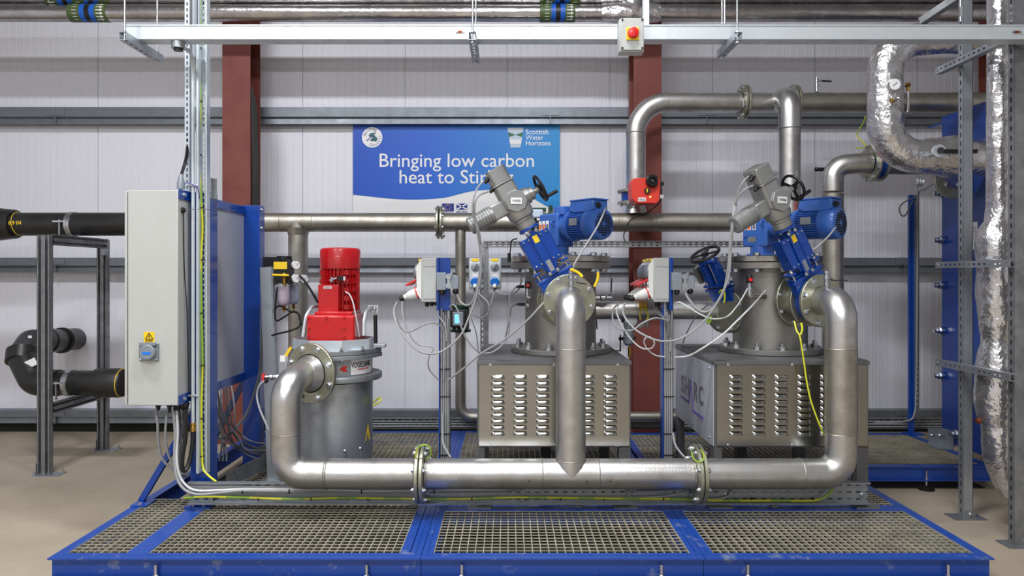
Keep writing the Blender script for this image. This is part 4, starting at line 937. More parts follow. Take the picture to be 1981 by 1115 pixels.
# ================================================================ pipe stand and black plastic pipes at the left
t = thing('pipe_stand', 'galvanised channel stand with two posts and two cross arms carrying the black pipes', 'stand', (-3.55, 5.7, 0))
def strut(b, x0, x1, y0, y1, z0, z1):
    b.ext(x0, x1, y0, y1, z0, z1)
def unistrut_post(parent, X, y, z1, w=.082, dp=.041):
    b = MB(); 
    for s in (-1, 1):
        b.ext(X+s*w/2-(.003 if s > 0 else 0), X+s*w/2+(.003 if s < 0 else 0), y-dp/2, y+dp/2, .006, z1)
    b.ext(X-w/2, X+w/2, y+dp/2-.003, y+dp/2, .006, z1)
    b.ext(X-.0015, X+.0015, y-dp/2, y+dp/2, .006, z1)
    for q in (-w/2+.006, -.008, .008, w/2-.006): b.ext(X+q-.0055, X+q+.0055, y-dp/2, y-dp/2+.003, .006, z1)
    o = b.build('post', 'galv_dark', parent)
    p = MB().ext(X-.06, X+.14, y-.07, y+.05, 0, .006).ext(X-w/2-.004, X-w/2, y-.03, y+.03, .006, .09).build('foot_plate', 'galv', o)
    bolt(p, (X-.05, y-.05, .006), ZU, .012, length=.015); bolt(p, (X+.12, y+.03, .006), ZU, .012, length=.02); bolt(p, (X-w/2-.004, y, .06), (-1, 0, 0), .01)
unistrut_post(t, -3.555, 5.35, 1.835, .098); unistrut_post(t, -3.55, 6.11, 1.835, .09)
for (z_, nm) in ((1.80, 'upper_arm'), (.505, 'lower_arm')):
    b = MB(); 
    b.ext(-3.53, -3.527, 5.37, 6.09, z_-.041, z_+.041); b.ext(-3.53, -3.49, 5.37, 6.09, z_+.038, z_+.041).ext(-3.53, -3.49, 5.37, 6.09, z_-.041, z_-.038).ext(-3.53, -3.49, 5.37, 6.09, z_-.0015, z_+.0015)
    for q in (-.036, -.008, .008, .036): b.ext(-3.493, -3.49, 5.37, 6.09, z_+q-.005, z_+q+.005)
    b.build(nm, 'galv_dark', t)
MB().ext(-3.525, -3.49, 6.03, 6.088, 1.70, 1.76).build('angle_bracket', 'galv', t)
def clamp(X, y, zc, r, zs, label):
    t = thing('pipe_clamp', label, 'clamp', (X, y, zs)); 
    MB().lathe((X-.022, y, zc), XR, [(r, 0), (r+.006, 0), (r+.006, .044), (r, .044)], 40, False).build('clamp_band', 'zinc', t)
    MB().cyl((X-.045, y-r-.015, zs), (X-.045, y-r-.015, zc+.03), .007, n=10).bar((X-.095, y-r-.015, zc+.015), (X-.01, y-r-.015, zc+.015), .02, .014).build('clamp_bolt', 'zinc', t)
    bolt(t, (X-.045, y-r-.015, zs), ZU, .012)
by = 5.75; s = F/by; bz = EYE+(VY-434)/s; br_ = 22.5/s
t = thing('black_pipe', 'upper black plastic pipe passing behind the control cabinet', 'pipe', (-3.6, by, bz-br_))
MB().cyl((-4.2, by, bz), (-2.5, by, bz), br_, n=40).build('pipe', 'black_pipe', t)
foo = [(-7, by, bz-.02), (-4.8, by, bz-.02), (-4.35, by, bz-.01), (-4.2, by, bz), (-4.06, by, bz)]
MB().tube(foo, [.14, .14, .14, .135, .118], 40).torus((-4.07, by, bz), XR, .112, .008, 40).build('pipe_socket', 'black_pipe', t, ang=60)
MB().torus((-4.03, by, bz), (1, 0, .12), br_+.003, .0025, 40, 6).build('yellow_ring_mark', 'yellow', t)
b = MB(); text(b, '6.9 04', (-4.0, by-br_-.002, bz-.01), XR, ZU, height=.03); b.build('chalk_marks', 'label_yellow', t)
clamp(P(142, 0, by).x, by, bz, br_, 1.842, 'zinc clamp ring around the upper black pipe on the galvanised stand')
ly = 5.62; s = F/ly; lz = EYE+(VY-741)/s; lr = 24/s
t = thing('black_pipe', 'lower black plastic pipe bending back into the wall, behind the galvanised stand', 'pipe', (-3.6, ly, lz-lr))
X = lambda px: (px-VX)/s
MB().cyl((X(75), ly, lz), (X(185), ly, lz), lr, n=40).build('pipe', 'black_pipe', t)
MB().lathe((X(185), ly, lz), XR, [(lr, 0), (lr+.016, .01), (lr+.018, .2), (lr+.008, .23), (lr-.01, .235)], 40).build('end_socket', 'black_pipe', t)
MB().torus((X(185)+.215, ly, lz), XR, lr+.012, .003, 40).build('yellow_ring_mark', 'yellow', t)
MB().tube(fillet([V((X(115), ly, lz)), V((X(68), ly, lz)), P(42, 690, 5.72), P(60, 662, 6.0), P(100, 658, 6.35)], .12, 7), lr*1.06, 36).build('pipe_bend', 'black_pipe', t, ang=60)
MB().cyl(P(42, 700, 5.70), P(44, 678, 5.75), lr*1.16, n=36).build('socket_collar', 'black_pipe', t)
MB().tube([P(90, 660, 6.25), P(110, 659, 6.45), P(146, 656, 6.815)], [lr*1.12, lr*1.05, lr*1.05], 36).build('wall_pipe', 'black_pipe', t)
MB().lathe(P(118, 659, 6.5), P(146, 656, 6.8)-P(118, 659, 6.5), [(lr*1.2, 0), (lr*1.2, .03)], 36).build('socket_collar', 'black_pipe', t)
MB().box(P(60, 703, 5.59), (.09, .002, .06), ry=R(-25)).build('paper_label', 'label_white', t); MB().box(P(58, 652, 5.8), (.03, .002, .02)).build('paper_label', 'label_white', t)
clamp(P(137, 0, ly).x, ly, lz, lr, .547, 'zinc clamp ring around the lower black pipe on the galvanised stand')
# ================================================================ sign on the wall
SY = 6.79; s = F/SY; X = lambda px: (px-VX)/s; Z = lambda py: EYE-(py-VY)/s
t = thing('wall_sign', 'large blue and white sign reading Bringing low carbon heat to Stirling', 'sign', (X(883), SY, Z(440)))
MB().ext(X(683), X(1083), SY, SY+.012, Z(440), Z(237)).build('sign_board', 'label_white', t)
pl = []
for i in range(31):
    u = i/30; px = 683+400*u
    py = 377+9.5*math.sin(math.pi*min(1, u/.58))**1.2 - (0 if u < .45 else 10*math.sin(math.pi*min(1, (u-.45)/.5))) + (0 if u < .8 else 38*(u-.8)/.2*.9)
    pl.append((X(px), Z(py)))
b = MB(); n = len(pl); vs = []
for (x_, z_) in pl: vs += [V((x_, SY-.002, z_)), V((x_, SY-.002, Z(237)))]
b.add(vs, [(2*i, 2*i+2, 2*i+3, 2*i+1) for i in range(n-1)]); b.build('blue_field', 'sign_blue', t, smooth=False)
b = MB(); y_ = SY-.003
def tx(sn, x0, x1, yb, bb=None): text(bb or b, sn, (X((x0+x1)/2), y_, Z(yb)), XR, ZU, width=(x1-x0)/s, bold=.004)
for (sn, x0_, x1_, yb_, nm) in (('Bringing low carbon', 734.5, 1033, 323, 'headline'), ('heat to Stirling', 773, 993, 355, 'headline'), ('Scottish', 1017, 1061, 260, 'company_name'), ('Water', 1017, 1051, 270.5, 'company_name'), ('Horizons', 1017, 1065.5, 281.5, 'company_name')):
    b = MB(); tx(sn, x0_, x1_, yb_); b.build(nm, 'label_white', t, smooth=False)
# council roundel
b = MB(); cc = (X(720), Z(266)); b.lathe((cc[0], SY-.002, cc[1]), (0, -1, 0), [(19.8/s, 0), (19.8/s, .002)], 48); b.build('council_roundel', 'label_white', t)
b = MB()
def arc(sn, r_, a0, da, fl=1):
    for i, ch in enumerate(sn):
        a = R(a0+da*i); c = V((cc[0]+r_/s*math.sin(a), SY-.0045, cc[1]+r_/s*math.cos(a))); up = V((math.sin(a), 0, math.cos(a)))*fl; rt = V((math.cos(a), 0, -math.sin(a)))*fl
        vs, fs = text_geo(ch); sc_ = 7/s; cx_ = (min(v.x for v in vs)+max(v.x for v in vs))/2
        b.add([c+rt*((v.x-cx_)*sc_)+up*((v.y-.3)*sc_)-V((0, v.z*.1, 0)) for v in vs], fs)
arc('Stirling', 15, -72, 14.5); arc('Council', 15, 190, -18, -1)
b.build('council_lettering', 'print_blue', t, smooth=False)
b = MB()
q = lambda pts: [(cc[0]+a/s, cc[1]+b_/s) for a, b_ in pts]
b.prism(q([(-7, 3), (-3, 8), (4, 9), (8, 7), (2, 5), (7, 3), (3, 1), (-3, 0)]), SY-.006, SY-.0045); b.prism(q([(-4, -7), (8, -8), (11, -3), (8, 1), (4, 2), (-1, -2)]), SY-.006, SY-.0045)
b.build('council_emblem', 'print_teal', t, smooth=False)
MB().prism(q([(-11, -6), (-3, 0), (4, 3), (-3, -1), (-9, -7)]), SY-.0075, SY-.006).build('council_river', 'print_blue', t, smooth=False)
# tumbler logo
def quad(b, pts, yy): b.prism([(X(a), Z(c)) for a, c in pts], yy, yy+.001)
b = MB(); quad(b, [(981.5, 247), (1013, 247), (1007, 285.5), (988, 285.5)], SY-.0035); b.build('glass_logo', 'glass_print', t, smooth=False)
b = MB(); quad(b, [(983, 256), (997.5, 261), (984.5, 265.5)], SY-.005); quad(b, [(1011.5, 256), (997.5, 261), (1010, 265.5)], SY-.005); b.build('glass_logo_green', 'print_green', t, smooth=False)
b = MB(); quad(b, [(983, 248.5), (1011.5, 248.5), (1011, 251), (983.5, 251)], SY-.005); quad(b, [(985.5, 270), (1009.5, 270), (1008, 279), (987, 279)], SY-.005); b.build('glass_logo_water', 'label_white', t, smooth=False)
fl = MB(); quad(fl, [(855, 394), (878, 394), (878, 408.5), (855, 408.5)], SY-.003); fl.build('european_flag', 'print_blue', t, smooth=False)
b = MB()
for k in range(12):
    a = k*math.pi/6; b.box((X(866.5)+5/s*math.cos(a), SY-.0035, Z(401.2)+5/s*math.sin(a)), (.006, .001, .006), ry=a)
b.build('flag_stars', 'yellow', t, smooth=False)
b = MB(); quad(b, [(883, 394), (904, 394), (904, 406), (883, 406)], SY-.003); b.build('scottish_flag', 'print_blue', t, smooth=False)
b = MB()
for (a, c_) in (((883.5, 394.5), (903.5, 405.5)), ((883.5, 405.5), (903.5, 394.5))): b.bar((X(a[0]), SY-.0038, Z(a[1])), (X(c_[0]), SY-.0038, Z(c_[1])), .013, .001, up=(0, 1, 0))
b.build('flag_cross', 'label_white', t, smooth=False)
b = MB(); text(b, 'gov.scot', (X(893.5), SY-.002, Z(411.5)), XR, ZU, width=21/s); text(b, 'EUROPEAN UNION', (X(866.5), SY-.002, Z(411)), XR, ZU, width=22/s); b.build('small_print', 'print_blue', t, smooth=False)
for px in (685, 898, 1080): MB().cyl((X(px), SY-.006, Z(239)), (X(px), SY, Z(239)), .008, n=12).build('fixing_cap', 'label_white', t)
# ================================================================ background stainless pipework
DB = 6.08; s = F/DB; X = lambda px: (px-VX)/s; Z = lambda py: EYE-(py-VY)/s
rb = .082
t = thing('pipe_run', 'long stainless pipe crossing the wall below the blue sign, with two downpipes', 'pipework', (0, DB, Z(430)-rb))
zm = Z(430.5); st_ = 'steel_dull'
MB().cyl((X(440), DB, zm), (X(847), DB, zm), rb, n=36).build('straight_pipe', st_, t)
MB().cyl((X(855), DB, zm), (X(1470), DB, zm), rb, n=36).build('straight_pipe', st_, t)
MB().cyl((X(577), DB, zm), (X(577), DB, .60), rb*1.02, n=36).build('down_pipe', st_, t)
for (px, ax) in ((545, 0), (607, 0), (1195, 0), (1267, 0)): weld(t, (X(px), DB, zm), XR, rb)
for sg, px in ((-1, 851), (1, 852)): flange(t, (X(px)+sg*.004, DB, zm), (sg, 0, 0), .145, rb, .02, r=.012, length=.004)
MB().lathe((X(577), DB, zm-.05), -ZU, [(rb*1.25, 0), (rb*1.06, .05), (rb, .07)], 36, False).build('tee_neck', st_, t)
dp = MB().tube(fillet([(X(891), DB, zm-.05), (X(891), DB, Z(807)), (X(960), DB, Z(807)), (X(1310), DB, Z(807))], .11, 8), .046, 28).build('drain_pipe', st_, t, ang=50)
MB().cyl((X(577), DB, .60), (X(577), DB, .30), rb*.9, n=30).build('pipe_foot', 'galv_dark', t)
# flow meter
t = thing('flow_meter', 'dark flow meter with lit blue display on the thin downpipe behind the socket box', 'meter', (X(891), DB-.05, Z(642)))
c = V((X(891), DB, 0))
for z_ in (Z(592), Z(640)): 
    o = MB().lathe((c.x, DB, z_-.01), ZU, [(.09, 0), (.09, .02), (.05, .02)], 30).build('meter_flange', 'green_iron', t)
    for a in (200, 250, 290, 340): bolt(o, (c.x+.075*math.cos(R(a)), DB+.075*math.sin(R(a)), z_+.01), ZU, .011, length=.01)
MB().cyl((c.x, DB, Z(640)), (c.x, DB, Z(592)), .075, n=30).build('meter_body', 'green_iron', t)
q = P(887, 617, 5.9); o = MB().box(q+V((0, .05, 0)), (.135, .1, .155)).build('transmitter', 'black', t, bev=.012)
MB().box(q+V((-.004, -.003, 0)), (.092, .012, .118)).build('bezel', 'connector_grey', o, bev=.01); MB().box(q+V((-.012, -.010, 0)), (.04, .003, .078)).build('display', 'screen', o)
# upper line with branch bends
DU = 6.02; s = F/DU; Xu = lambda px: (px-VX)/s; Zu = lambda py: EYE-(py-VY)/s; ru = .085
t = thing('pipe_run', 'upper stainless pipe line bending down to the red valve actuator, beside the overhead trunking', 'pipework', (2, DU, Zu(199)-ru))
zu = Zu(198.5)
MB().tube(fillet([(Xu(1230), DU, Zu(372)), (Xu(1230), DU, zu), (Xu(1432), DU, zu)], .27, 14), ru, 36).build('pipe_bend', 'steel', t, ang=50)
weld(t, (Xu(1230), DU, Zu(258)), ZU, ru); weld(t, (Xu(1289), DU, zu), XR, ru)
MB().cyl((Xu(1446), DU, zu), (Xu(1530), DU, zu), ru, n=36).build('straight_pipe', 'steel', t)
MB().cyl((Xu(1542), DU, zu), (Xu(2050), DU, zu), ru, n=36).build('straight_pipe', 'steel_dull', t)
for px in (1438.5, 1534.5):
    for sg in (-1, 1): flange(t, (Xu(px)+sg*.003, DU, zu), (sg, 0, 0), .150, ru, .02, r=.012, length=.004)
xb_ = 1511.5
MB().tube(fillet([(Xu(1506), DU, zu), (Xu(1506), DU-.24, zu), (Xu(1506), DU-.24, Zu(260)+.0)], .2, 12), ru*1.05, 36).build('branch_bend', 'steel', t, ang=50)
MB().cyl((Xu(1506), DU-.24, Zu(261)), (Xu(1506), DU-.24, Zu(420)), ru*1.0, n=36).build('down_pipe', 'steel', t)
weld(t, (Xu(1506), DU-.24, Zu(261)), ZU, ru*1.03); weld(t, (Xu(1506), DU-.1, zu), (0, -1, 0), ru*1.05)
# red butterfly actuator at the tee
c = V((X(1232), DB-.0, 0)); t = thing('butterfly_valve', 'dark blue wafer valve with red box actuator and black knob over the pipe tee', 'valve', (c.x, DB, Z(392)))
MB().lathe((c.x, DB, Z(413)), ZU, [(rb*1.25, 0), (rb*1.03, .05), (rb, .07), (rb, .16)], 36).build('tee_neck', 'steel', t)
for z_ in (Z(391), Z(369)): 
    o = MB().lathe((c.x-.012, DB, z_-.012), ZU, [(.145, 0), (.145, .02), (.08, .02)], 36).build('valve_flange', 'zinc_yellow', t)
    for a in range(8): bolt(o, (c.x-.012+.122*math.cos(a*.785+.2), DB+.122*math.sin(a*.785+.2), z_+(.008 if z_ > Z(380) else -.012)), ZU if z_ > Z(380) else -ZU, .012, length=.006)
MB().cyl((c.x-.012, DB, Z(391)), (c.x-.012, DB, Z(370)), .112, n=36).build('valve_wafer', 'blue', t)
q0 = P(1250, 369, 5.72)
o = MB().prism([(P(1221, 0, 5.7).x, P(0, 352, 5.7).z), (P(1226, 0, 5.7).x, P(0, 345, 5.7).z), (P(1272, 0, 5.7).x, P(0, 343, 5.7).z), (P(1277, 0, 5.7).x, P(0, 349, 5.7).z), (P(1276, 0, 5.7).x, P(0, 388, 5.7).z), (P(1270, 0, 5.7).x, P(0, 394, 5.7).z), (P(1232, 0, 5.7).x, P(0, 393, 5.7).z), (P(1223, 0, 5.7).x, P(0, 385, 5.7).z)], 5.7, 5.88).build('actuator_box', 'red_box', t, bev=.006)
k0 = P(1259, 351, 5.7); MB().lathe(k0, (.15, -1, 0), [(.046, -.0), (.05, .012), (.05, .04), (.044, .046), (.028, .046), (.024, .03), (.0, .028)], 32).build('knob', 'black', o)
MB().lathe(k0+V((.0, -.02, 0)), (.15, -1, 0), [(.010, 0), (.007, .03)], 12).build('knob_screw', 'zinc', o)
MB().cyl(P(1252, 369, 5.7), P(1252, 369, 5.68), .024, n=20).build('position_dial', 'black', o); MB().box(P(1252, 369, 5.677), (.012, .004, .03)).build('dial_pointer', 'yellow', o)
MB().box(P(1242, 386, 5.699), (.062, .003, .032)).build('tag_label', 'label_white', o); b = MB(); text(b, 'VV12', P(1242, 388.5, 5.696), XR, ZU, width=.046, height=.018); b.build('tag_lettering', 'black', o, smooth=False)
MB().sphere(P(1258, 381, 5.698), .008, 8).build('indicator_light', 'led', o)
MB().box(P(1279, 356, 5.78), (.04, .04, .03)).build('limit_switch', 'black', o); MB().box(P(1279, 381, 5.78), (.03, .04, .03)).build('plug', 'plastic_white', o)
cable('thin black cable from the red valve actuator behind the stainless pipe', [(1280, 362, 5.78), (1278, 388, 5.8), (1265, 402, 5.85), (1250, 412, 5.9), (1222, 424, 5.95), (1209, 447, 5.95), (1207, 462, 5.7), (1215, 472, 5.5)], .005, 'black')
# right background riser with bend and butterfly valve with lever
DR = 5.6; s = F/DR; Xr = lambda px: (px-VX)/s; Zr = lambda py: EYE-(py-VY)/s; rr_ = 19.6/s
t = thing('pipe_riser', 'stainless riser with a bend to the right, behind the right-hand motor', 'pipework', (Xr(1613), DR, .5))
MB().cyl((Xr(1611), DR, .45), (Xr(1611), DR, Zr(375)), rr_*1.0, n=36).build('riser_pipe', 'steel_dull', t)
MB().tube(fillet([(Xr(1611), DR, Zr(372)), (Xr(1611), DR, Zr(320)), (Xr(1668), DR-.05, Zr(318)), (Xr(1676), DR-.05, Zr(318))], .21, 14), rr_, 36).build('pipe_bend', 'steel', t, ang=50)
weld(t, (Xr(1611), DR, Zr(371)), ZU, rr_)
MB().cyl((Xr(1700), DR-.05, Zr(320)), (Xr(1860), DR-.05, Zr(320)), rr_*.98, n=36).build('straight_pipe', 'galv_dark', t)
o = flange(t, (Xr(1676), DR-.05, Zr(318)), (1, .1, 0), .148, rr_, .02, bolts=True, side=-1, r=.013)
MB().lathe((Xr(1681), DR-.05, Zr(318)), (1, .1, 0), [(.125, 0), (.125, .05), (.08, .05)], 36).build('valve_wafer', 'blue', t)
flange(t, (Xr(1693), DR-.045, Zr(318)), (1, .1, 0), .146, rr_, .02, bolts=False)
MB().bar(P(1577, 328, 5.75), P(1622, 328, 5.75), .03, .03).cyl(P(1577, 328, 5.75), P(1580, 328, 5.75), .02).build('valve_lever', 'black', t, bev=.008)
cable('yellow green earth wire between the upper pipe and the flange beside the foil bend', [(1674, 226, 5.9), (1670, 238, 5.85), (1658, 258, 5.8), (1664, 270, 5.7), (1675, 282, 5.6), (1666, 286, 5.55), (1656, 287, 5.55)], .005, 'earth', name='earth_wire', cat='wire')
# red box and green iron pieces behind
o = MB().box(P(1573, 403, 5.62), (.14, .12, .13)).build('valve_actuator', 'red_box', bev=.006); MB().cyl(P(1573, 403, 5.66), P(1525, 405, 5.78), .03, n=14).build('mounting_stem', 'steel_dull', o); tag(o, 'small red valve actuator box peeping out above the right-hand blue motor', 'actuator')
MB().lathe(P(1574, 388, 5.62), ZU, [(.05, -.02), (.045, .0), (.0, .02)], 20).build('knob', 'black', o)
t = thing('wafer_valve', 'green cast iron wafer valve with clear cover behind the left actuated gate valve', 'valve', P(1060, 425, 5.9))
MB().lathe((X(1030), DB, zm), XR, [(.12, 0), (.12, .05), (rb, .05)], 30).lathe((X(1068), DB, zm), XR, [(.15, 0), (.15, .03), (rb, .03)], 30).build('valve_body', 'green_iron', t)
MB().box(P(1036, 407, 5.85), (.17, .12, .03)).build('cover_plate', 'green_iron', t); MB().box(P(1037, 414, 5.80), (.12, .05, .075)).build('clear_display', 'glass_print', t, bev=.015)
# small vent valves on the upper line
def vent(px, py, d, label, lever=1):
    t = thing('vent_valve', label, 'valve', P(px, py, d)); q = P(px, py, d)
    MB().lathe(q, ZU, [(.02, 0), (.012, .006), (.012, .05), (.017, .052), (.017, .07), (.011, .072), (.011, .09), (.018, .095), (.018, .11), (.011, .115), (.011, .13)], 14).build('nipple', 'zinc', t)
    MB().bar(q+V((.01, 0, .10)), q+V((.05, 0, .1)), .014, .012).build('handle_nut', 'zinc', t)
    MB().bar(q+V((.04, 0, .1)), q+V((.125, 0, .095)), .016, .012).build('lever', 'black', t)
vent(1580, 179, DU, 'small vent valve with black lever on top of the upper stainless pipe')
# pressure gauge + siphon on the foil pipe
# ================================================================ cross pipe between the two filters
t = thing('cross_pipe', 'short horizontal stainless pipe linking the two filter vessels behind the socket box', 'pipe', (.9, 4.72, 1.2))
s47 = F/4.72; zc = EYE-(600.5-VY)/s47; rc = 17.5/s47
MB().cyl((.50, 4.72, zc), ((1392-VX)/s47, 4.72, zc), rc, n=36).build('straight_pipe', 'steel', t)
# manual gate valve
GC = V(((1406-VX)/s47, 4.66, zc)); gv = thing('manual_gate_valve', 'blue gate valve with tilted black handwheel at the left side of the right filter vessel', 'valve', GC)
gax = V((-.80, -.60, 0)).normalized()
o = MB().annulus(GC+gax*.045, gax, .148, rc, .02).build('valve_flange', 'zinc_yellow', gv); bolts_round(o, GC+gax*.065, gax, .125, 8, .014, length=.008)
MB().annulus(GC+gax*.0, gax, .148, rc, .02).cyl(GC-gax*.12, GC+gax*.06, rc, n=30).build('rear_flange', 'zinc_yellow', gv)
tp = P(1366, 498, 4.55); dv = (tp-GC); Ld = dv.length; dv.normalize(); M_ = Matrix.Identity(3)
sd = dv.cross(gax).normalized(); nn = sd.cross(dv).normalized()
def loc(a, h, n_=0): return GC+dv*h+sd*a+nn*n_
b = MB().bar(loc(0, .0), loc(0, .17), .17, .045, up=nn).bar(loc(0, .17), loc(0, .182), .20, .06, up=nn).bar(loc(0, .20), loc(0, .212), .20, .06, up=nn)
b.build('valve_body', 'blue', gv, bev=.002)
for sg in (-1, 1):
    MB().bar(loc(sg*.034, .2), loc(sg*.034, Ld-.03), .03, .05, up=nn).bar(loc(sg*.058, .24), loc(sg*.058, Ld-.05), .012, .06, up=nn).build('yoke_arm', 'blue', gv, bev=.002)
    bolt(gv, loc(sg*.085, .212), dv, .013, length=.03)
MB().bar(loc(-.1, .24), loc(-.1, Ld-.06), .03, .07, up=nn).build('side_bracket', 'vessel', gv)
MB().bar(loc(0, Ld-.04), loc(0, Ld-.02), .12, .06, up=nn).build('yoke_bridge', 'blue', gv, bev=.002)
for sg in (-1, 1): bolt(gv, loc(sg*.04, Ld-.02), dv, .010)
MB().cyl(loc(0, .2), loc(0, Ld+.03), .01, n=14).build('spindle', 'zinc', gv)
wc = loc(0, Ld+.022); wv = dv
wv = (P(1358, 486, 4.5)-P(1366, 500, 4.5)).normalized(); wv = (wv+V((0, -.28, 0))).normalized()
b = MB().torus(wc, wv, .095, .0105, 40, 8).cyl(wc-wv*.012, wc+wv*.014, .022)
u_, t_, _ = frame_from(wv)
for k in range(4): b.bar(wc, wc+(u_*math.cos(k*1.5708+.4)+t_*math.sin(k*1.5708+.4))*.09, .018, .008, up=wv)
b.build('handwheel', 'black', gv)
# valves and regulator hanging near column
t = thing('air_regulator', 'small black and grey air filter regulator with round gauge in front of the red column', 'regulator', P(1216, 668, 4.75))
q = P(1216, 640, 4.75); MB().lathe(q+V((0, 0, -.10)), ZU, [(.02, 0), (.036, .015), (.038, .06), (.034, .065), (.034, .15), (.03, .155)], 20).build('bowl', 'connector_grey', t)
MB().lathe(P(1223, 622, 4.73), (.1, -1, 0), [(.036, -.02), (.038, 0), (.038, .018), (.034, .022)], 28).build('gauge', 'zinc', t); MB().lathe(P(1223, 622, 4.707), (.1, -1, 0), [(.033, 0), (.033, .001)], 28).build('gauge_face', 'label_white', t)
MB().box(P(1205, 620, 4.76), (.02, .04, .03)).bar(P(1197, 656, 4.75), P(1230, 654, 4.75), .02, .02).bar(P(1200, 648, 4.75), P(1200, 680, 4.75), .008, .02).bar(P(1184, 679, 4.75), P(1201, 679, 4.75), .02, .006).build('bracket', 'black', t)
MB().cyl(P(1218, 672, 4.75), P(1218, 690, 4.75), .012).build('drain_nut', 'brass', t)
t = thing('pipe_clip', 'small brass and steel sampling valve hanging under the cross pipe with a green yellow loop', 'valve', P(1243, 625, 4.65))
MB().cyl(P(1241, 584, 4.62), P(1241, 600, 4.62), .012).cyl(P(1249, 584, 4.62), P(1249, 600, 4.62), .012).box(P(1241, 590, 4.62), (.04, .03, .03)).build('bolts', 'brass', t)
MB().box(P(1242, 627, 4.64), (.07, .05, .03), ry=R(-30)).cyl(P(1252, 622, 4.6), P(1252, 634, 4.6), .012).build('valve_block', 'galv_dark', t)
b = MB().tube(spline([P(*a) for a in ((1239, 618, 4.6), (1238, 608, 4.6), (1241, 599, 4.59), (1247, 598, 4.59), (1252, 604, 4.6), (1254, 614, 4.6), (1250, 618, 4.6))]), .0055, 8).build('earth_loop', 'earth', t)
# small valves at the left vessel
t = thing('sampling_valve', 'small valve with upright black lever on the right of the left filter vessel', 'valve', P(1160, 577, 4.6))
MB().cyl(P(1148, 576, 4.6), P(1168, 576, 4.6), .014).lathe(P(1160, 576, 4.6), XR, [(.012, 0), (.022, .01), (.022, .035), (.012, .045), (.012, .08)], 16).build('valve_body', 'zinc', t)
MB().bar(P(1178, 575, 4.6), P(1182, 569, 4.58), .008, .006).build('lever_arm', 'zinc', t); MB().bar(P(1182, 566, 4.58), P(1183.5, 538, 4.58), .008, .01).build('lever', 'black', t)
o = MB().bar(P(1153, 612, 4.62), P(1155, 637, 4.62), .008, .012).build('hanging_lever', 'black'); tag(o, 'short black lever hanging at the lower right edge of the left filter vessel', 'lever')
# pressure sensors with elbow, left of vessels
def sensor(px, py, d, to, label, flip=1):
    t = thing('pressure_sensor', label, 'sensor', P(px, py, d)); q = P(px, py, d)
    MB().tube(fillet([to, V((q.x, q.y, to[2])), q+V((0, 0, -.0))], .03, 6), .017, 16).build('pipe_elbow', 'steel', t, ang=60)
    MB().lathe(q, ZU, [(.017, 0), (.02, .003), (.02, .02), (.014, .022), (.014, .045)], 16).build('nut', 'zinc', t)
    MB().lathe(q+V((0, 0, .045)), ZU, [(.018, 0), (.02, .004), (.02, .03), (.016, .046)], 18).build('sensor_head', 'black', t)
    MB().lathe(q+V((0, -.0195, .066)), (0, -1, .2), [(.012, 0), (.012, .003)], 16).build('red_display', 'red_plastic', t)
sensor(1021, 572, 4.5, P(1038, 575.5, 4.5), 'black pressure sensor with red face on the left side of the left filter vessel')
sensor(1450, 562, 4.30, P(1480, 574, 4.36), 'black pressure sensor with red face on the front of the right filter vessel')
for (px, py, d, lab) in ((1008, 555, 4.5, 'upper'), (1009, 589, 4.5, 'lower')):
    o = MB().lathe(P(px-10, py, d), XR, [(.006, 0), (.008, .012), (.01, .014), (.01, .05), (.007, .055)], 12).build('cable_plug', 'black'); tag(o, lab+' of two black sensor plugs at the left side of the left filter vessel', 'plug')
o = MB().lathe(P(1017, 592, 4.53), XR, [(.02, 0), (.03, .005), (.03, .07)], 16).build('probe_boss', 'vessel'); tag(o, 'round probe boss on the left side of the left filter vessel', 'fitting')
